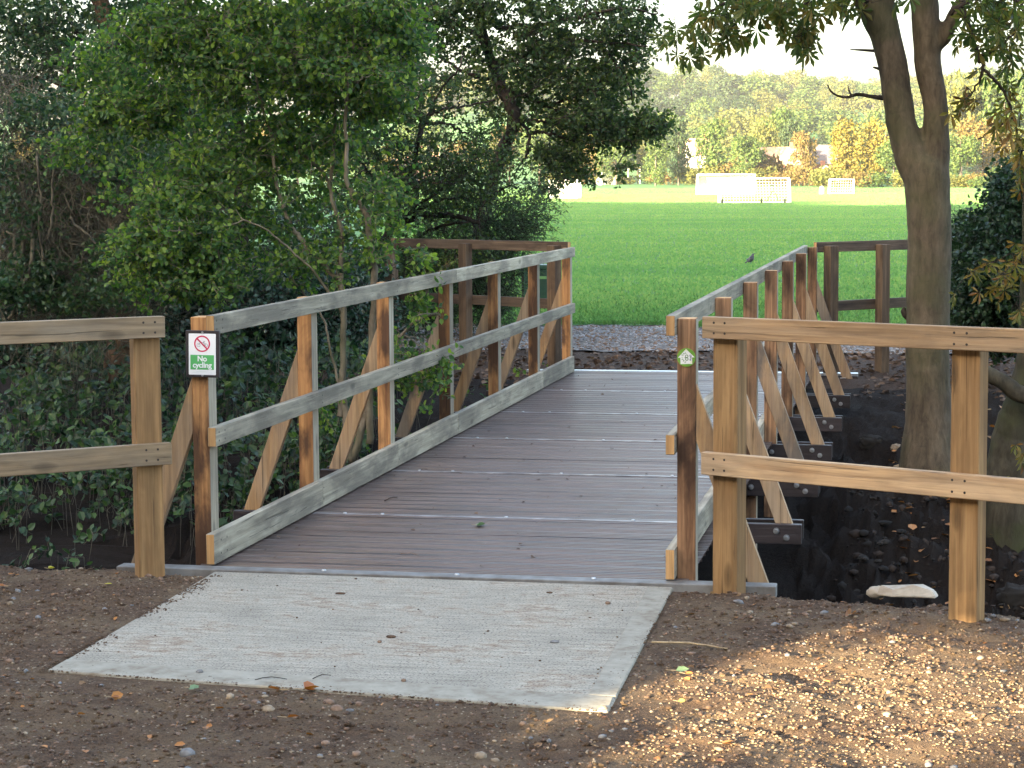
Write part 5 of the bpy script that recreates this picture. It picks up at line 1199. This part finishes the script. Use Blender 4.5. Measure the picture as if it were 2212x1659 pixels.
# dark stones of the old bank wall
for i, (px, py, Yc, S, lab) in enumerate([(2200, 1280, 10.2, .13, 'dark round boulder low in the ditch behind the right fence post'), (2110, 1200, 11.0, .12, 'grey boulder of the bank wall behind the right fence post'), (2200, 1170, 11.2, .10, 'boulder high in the bank wall at the right edge'), (1880, 950, 14.6, .10, 'mossy stone in the bank left of the big trunk'),
                                     (1940, 965, 14.3, .055, 'pale stone in the bank just left of the trunk foot'), (1925, 1075, 13.0, .10, 'dark block of the bank wall under the big trunk')]):
    p = at(px, py, 9.3)
    for yy in np.arange(9.3, 17, .04):
        p = at(px, py, yy)
        if p.z < zt(p.x, p.y): break
    bm = bmesh.new(); bmesh.ops.create_icosphere(bm, subdivisions=4, radius=1)
    for v in bm.verts:
        q = np.array([v.co[:]]); k = 1 + .13 * float(gnoise(q * 1.3 + i * 9, 1.0)[0]); k += .05 * float(gnoise(q * 9 + i * 5, 1.0)[0]); v.co = Vector((np.sign(v.co.x) * abs(v.co.x) ** .7 * 1.1, v.co.y * .8, np.sign(v.co.z) * abs(v.co.z) ** .75 * .7)) * S * k * (1 + .10 * float(gnoise(q * 4.1 + i * 5, 1.0)[0])) * .85
    for f in bm.faces: f.smooth = True
    s = MB(); s.add(bm); o = s.build('boulder', M['rock'] if i != 4 else M['stone_a'], None, p - Vector((0, 0, S * .25))); tag(o, lab, 'boulder')

# ------------------------------------------------------------------ far trees
def far_tree_mesh(seed, h, w_, shape, n_, size, mt_):
    rg = np.random.default_rng(seed); lobes = []
    nl = {'round': 14, 'tall': 12, 'poplar': 9, 'bush': 9}[shape]
    for i in range(nl):
        if shape == 'round': a = rg.uniform(0, 6.28); t = rg.uniform(.28, .86); rr = w_ * .36 * math.sin(math.pi * min(1, (t - .1) / .95)) ; lobes.append((rr * math.cos(a), rr * math.sin(a), h * t, w_ * rg.uniform(.16, .27), h * rg.uniform(.10, .17)))
        elif shape == 'tall': a = rg.uniform(0, 6.28); t = (i + .7) / nl; rr = w_ * .26 * math.sin(math.pi * t) ** .5; lobes.append((rr * math.cos(a), rr * math.sin(a), h * (.12 + .78 * t), w_ * rg.uniform(.2, .3), h * rg.uniform(.08, .14)))
        elif shape == 'poplar': a = rg.uniform(0, 6.28); rr = w_ * .25 * (i > 0); top = h * rg.uniform(.7, 1.0) if i else h; lobes.append((rr * math.cos(a), rr * math.sin(a), top * .54, w_ * .2, top * .46))
        else: a = rg.uniform(0, 6.28); rr = w_ * .3 * rg.uniform(.2, 1); lobes.append((rr * math.cos(a), rr * math.sin(a), h * rg.uniform(.25, .62), w_ * rg.uniform(.18, .28), h * rg.uniform(.25, .38)))
    P = []; N = []
    wts = np.array([l[3] * l[3] + l[3] * l[4] for l in lobes]); wts /= wts.sum()
    for l, q in zip(lobes, wts):
        m_ = int(n_ * q); d = nrm(rg.normal(size=(m_, 3))); rad = rg.uniform(.72, 1.06, (m_, 1))
        P.append(np.array(l[:3]) + d * rad * np.array([l[3], l[3], l[4]])); N.append(nrm(d / np.array([l[3], l[3], l[4]])))
    P = np.concatenate(P); N = np.concatenate(N) + rg.normal(size=P.shape) * .55
    P[:, 2] = np.maximum(P[:, 2], .05)
    V, Fa = leaves(P, rg.normal(size=P.shape) + np.array([0, 0, .8 if shape == 'poplar' else 0]), N, size * rg.uniform(.6, 1.3, len(P)), 'kite')
    return np_mesh('crown', V, Fa, mt_)
def proto(name, seed, h, w_, shape, n_, size, mt_):
    e = bpy.data.objects.new(name, None); e['category'] = 'bush' if shape == 'bush' else 'tree'
    link('crown' if shape != 'bush' else 'foliage', far_tree_mesh(seed, h, w_, shape, n_, size, mt_), e)
    if shape != 'bush':
        s = MB(); pts_, rr_ = smooth_path([(0, 0, -.5), (.1, .05, h * .3), (-.1, 0, h * .6), (.05, 0, h * .85)], [h * .022, h * .016, h * .01, h * .004]); s.tube(pts_, rr_, 7); s.build('trunk', M['bark_far'], e)
    return e
PR = {}
for nm, seed, h, w_, shape, n_, size, mt_ in [('g1', 1, 12, 8, 'round', 2600, .60, 'lf_far1'), ('g2', 2, 12, 7, 'tall', 2600, .55, 'lf_far1'), ('o1', 3, 12, 9, 'round', 2600, .60, 'lf_far2'), ('o2', 4, 12, 7, 'tall', 2400, .55, 'lf_far2'), ('a1', 5, 12, 9, 'round', 2400, .60, 'lf_far3'),
                                      ('y1', 6, 12, 6, 'poplar', 3000, .50, 'lf_far4'), ('d1', 7, 12, 7, 'tall', 2200, .6, 'lf_far5'), ('bg', 8, 4, 6, 'bush', 1500, .42, 'lf_far2'), ('ba', 9, 4, 6.5, 'bush', 1500, .42, 'lf_far3'), ('bd', 10, 4, 6, 'bush', 1300, .42, 'lf_far1')]:
    PR[nm] = proto('bush' if shape == 'bush' else ('poplar_tree' if shape == 'poplar' else 'far_tree'), seed, h, w_, shape, n_, size, M[mt_])
def zg(x, y): return float((zfar(np.array([x]), np.array([float(y)])) + hill_h(np.array([x]), np.array([float(y)])))[0])
def plant(kind, px, top, Yt, wpx, label, group=None):
    p = at(px, top, Yt); zb = zg(p.x, Yt); h = max(1.0, p.z - zb); h0 = 4 if kind[0] == 'b' else 12
    w0 = {'g1': 8, 'g2': 7, 'o1': 9, 'o2': 7, 'a1': 9, 'y1': 5.5, 'd1': 7, 'bg': 6, 'ba': 6.5, 'bd': 6}[kind]; w_ = wpx * Yt / F
    c = copy_tree(PR[kind], (p.x, Yt, zb - .1), rnd.uniform(0, 6.28), (w_ / w0, w_ / w0, h / h0 / (.97 if h0 == 12 else .9)), label, group)
    c['category'] = 'bush' if h0 == 4 else 'tree'; return c
for a in [('g2', 1416, 290, 375, 62, 'pale green tree with bare stem right of the rugby posts'), ('d1', 1466, 250, 385, 62, 'tall dark green tree left of the white house'), ('g2', 1545, 256, 380, 88, 'tall twin-topped green tree right of the white house'), ('g1', 1612, 290, 372, 78, 'round mid green tree left of the tan roof'),
          ('o1', 1652, 252, 430, 80, 'broad olive tree behind the tan roof'), ('d1', 1706, 255, 420, 55, 'narrow dark green tree between the two roofs'), ('g1', 1682, 230, 450, 90, 'olive green tree rising behind the low houses'), ('a1', 1734, 286, 368, 66, 'russet tree in front of the grey roof'), ('y1', 1832, 256, 350, 84, 'tall yellow poplar right of the grey roof'),
          ('y1', 1888, 258, 352, 70, 'yellow poplar beside the chestnut stem'), ('g1', 1932, 300, 345, 75, 'green tree half hidden by the chestnut trunk'), ('o1', 1900, 300, 360, 60, 'olive tree below the two yellow poplars'),
          ('o1', 2080, 150, 400, 120, 'tall sunlit olive tree right of the chestnut trunk'), ('g1', 2170, 160, 400, 130, 'big pale green tree near the right edge'), ('a1', 2125, 260, 360, 120, 'yellowish tree in front of the tall olive tree'), ('o1', 2205, 270, 360, 100, 'olive tree at the right edge behind the leaves'), ('g1', 2075, 290, 350, 80, 'light green tree low beside the trunk'),
          ('g1', 1330, 300, 400, 90, 'green tree behind the left netted goal'), ('a1', 1285, 295, 420, 80, 'golden tree left of the left netted goal'), ('o1', 1378, 300, 410, 60, 'olive tree just behind the rugby posts'), ('y1', 1225, 280, 430, 70, 'yellow tree above the half hidden goals'), ('g1', 1165, 262, 420, 100, 'bright tree seen through the willow twigs'),
          ('a1', 1100, 268, 430, 90, 'orange tree seen between the dark branches')]:
    plant(*a)
ORD = ['first', 'second', 'third', 'fourth', 'fifth', 'sixth', 'seventh', 'eighth', 'ninth', 'tenth', 'eleventh', 'twelfth', 'thirteenth', 'fourteenth', 'fifteenth', 'sixteenth', 'seventeenth', 'eighteenth', 'nineteenth', 'twentieth', 'twenty-first', 'twenty-second', 'twenty-third', 'twenty-fourth', 'twenty-fifth', 'twenty-sixth']
kk = ['o1', 'a1', 'g1', 'y1', 'g2', 'o2']
for i in range(17):
    plant(kk[i % 6], 1050 - i * 66 + rnd.uniform(-15, 15), rnd.uniform(235, 320), 430 + rnd.uniform(-20, 30), rnd.uniform(85, 125), 'sunlit tree glimpsed through the left wood, %s from the right' % ORD[i], 'trees glimpsed through the wood')
for i, px in enumerate(range(1190, 2240, 42)):
    k = ['bg', 'bd', 'ba', 'bg'][i % 4] if px < 1530 else (['ba', 'ba', 'bg'][i % 3] if px < 1790 else ['bg', 'ba', 'bd'][i % 3])
    Yt = np.interp(px, [1180, 1500, 1900, 2240], [425, 395, 332, 325]) + rnd.uniform(-4, 4)
    plant(k, px + rnd.uniform(-8, 8), rnd.uniform(355, 380), Yt, rnd.uniform(70, 95), '%s bush in the hedge along the pitch, %s from the left' % ({'bg': 'olive', 'bd': 'green', 'ba': 'russet'}[k], ORD[i]), {'bg': 'olive hedge bushes', 'bd': 'green hedge bushes', 'ba': 'russet hedge bushes'}[k])
for px, top, w_, lb in ((1600, 338, 110, 'large russet bush left below the tan roof'), (1660, 332, 100, 'tallest russet bush right below the tan roof'), (1700, 352, 70, 'smaller russet bush below the gap between the roofs')): plant('ba', px, top, 378, w_, lb, 'large russet bushes')
plant('bg', 1545, 345, 380, 90, 'large olive bush below the twin-topped tree')
plant('bd', 2120, 380, 320, 90, 'light green bush at the foot of the right trees')
# wooded hill
cnt = 0
for r_i, Yt in enumerate([600, 640, 690, 745, 805, 870, 935, 1000, 1060]):
    step = 13.5 * F / Yt
    px = (1180 if r_i < 5 else 880) + rnd.uniform(0, step)
    while px < 2290:
        k = rnd.choice(['d1', 'd1', 'g2'] if (1290 < px < 1600 and 1 < r_i < 7) else ['o1', 'g1', 'o2', 'g1', 'o1', 'g2', 'o2', 'o2', 'g1', 'o1', 'd1', 'g2']); Yj = Yt + rnd.uniform(-20, 20); p = at(px, 300, Yj); zb = zg(p.x, Yj); hh = rnd.uniform(13, 20)  # dark kinds crowd one stretch, standing in for shadow on the hill
        c = copy_tree(PR[k], (p.x, Yj, zb - .5), rnd.uniform(0, 6.28), (rnd.uniform(1.5, 2.3),) * 2 + (hh / 12,), {'o': 'olive tree in the wood on the distant hillside', 'g': 'green tree in the wood on the distant hillside', 'a': 'russet tree in the wood on the distant hillside', 'd': 'dark tree in the wood on the distant hillside'}[k[0]],
                      {'o': 'olive hillside trees', 'g': 'green hillside trees', 'a': 'russet hillside trees', 'd': 'dark hillside trees'}[k[0]]); c['category'] = 'tree'
        px += step * rnd.uniform(.8, 1.2); cnt += 1
for k in PR:      # the unlinked prototypes' children leave the scene
    for ch in list(PR[k].children): bpy.data.objects.remove(ch)

# ------------------------------------------------------------------ the wood behind the viewpoint, which shades the scene, and an added leaf screen
L_ = np.array([-SUN_DIR.y, SUN_DIR.x, 0]); S_ = np.array([SUN_DIR.x, SUN_DIR.y, 0])
def wall_leaves(n_, lat, dist, thick, z0, top, size, holes):
    a = rng.uniform(*lat, n_); z = rng.uniform(0, 1, n_) ** .9; tp = top(a); z = z0 + z * (tp - z0); d = dist + rng.uniform(-thick, thick, n_)
    k = np.ones(n_, bool)
    for (a0, a1, h0, h1, soft) in holes: 
        w = soft * gnoise(np.stack([a * 2.2, z * 2.2, 0 * z], -1), 1.0) if soft else 0
        k &= ~((a > a0 + w) & (a < a1 + w) & (z > h0 + w * .3) & (z < h1 + w * .3))
    a, z, d = a[k], z[k], d[k]; P = a[:, None] * L_ + d[:, None] * S_ + z[:, None] * np.array([0, 0, 1.])
    N = S_ + rng.normal(size=P.shape) * .5
    V, Fa = leaves(P, rng.normal(size=P.shape), N, size * rng.uniform(.7, 1.3, len(P)), 'oval'); return V, Fa
V, Fa = wall_leaves(80000, (-150, 75), 50, 4, -.3, lambda a: (135 + 50) * math.tan(SUN_EL) - 2.2 + 1.0 * np.sin(a / 9) + .6 * np.sin(a / 3.7), 1.5, [(-8.5, -2.0, 7.8, 11.6, .4)])
o = link('wood', np_mesh('wood', V, Fa, M['lf_far5'])); tag(o, 'dense wood behind the viewpoint that shades the bridge', 'wood', kind='stuff')
V, Fa = wall_leaves(105000, (-9.5, -1), 8, .6, .3, lambda a: 5.6 + 0 * a, .11, [(-4.35, -2.3, 2.20, 2.68, .08), (-6.9, -5.9, 3.55, 4.0, .2)])  # unseen leaf screen, added with holes that shape the sun patch
o = link('leaf_screen', np_mesh('leaf_screen', V, Fa, M['lf_hedge'])); tag(o, 'unseen leaf screen added behind the viewpoint to shape the sun patch', 'leaf_screen', kind='stuff')

# ------------------------------------------------------------------ haze
hm_ = bpy.data.materials.new('haze'); hm_.use_nodes = True; hn = hm_.node_tree.nodes; hl = hm_.node_tree.links
hn.remove(hn['Principled BSDF']); vol = hn.new('ShaderNodeVolumePrincipled'); vol.inputs['Color'].default_value = (.86, .90, .95, 1); vol.inputs['Density'].default_value = .00012; vol.inputs['Anisotropy'].default_value = .2
hl.new(vol.outputs[0], hn['Material Output'].inputs['Volume'])
s = MB(); s.box((-700, -130, -3), (700, 1400, 95)); o = s.build('haze', hm_, kind='stuff'); tag(o, 'thin morning haze over the field and hills', 'haze')
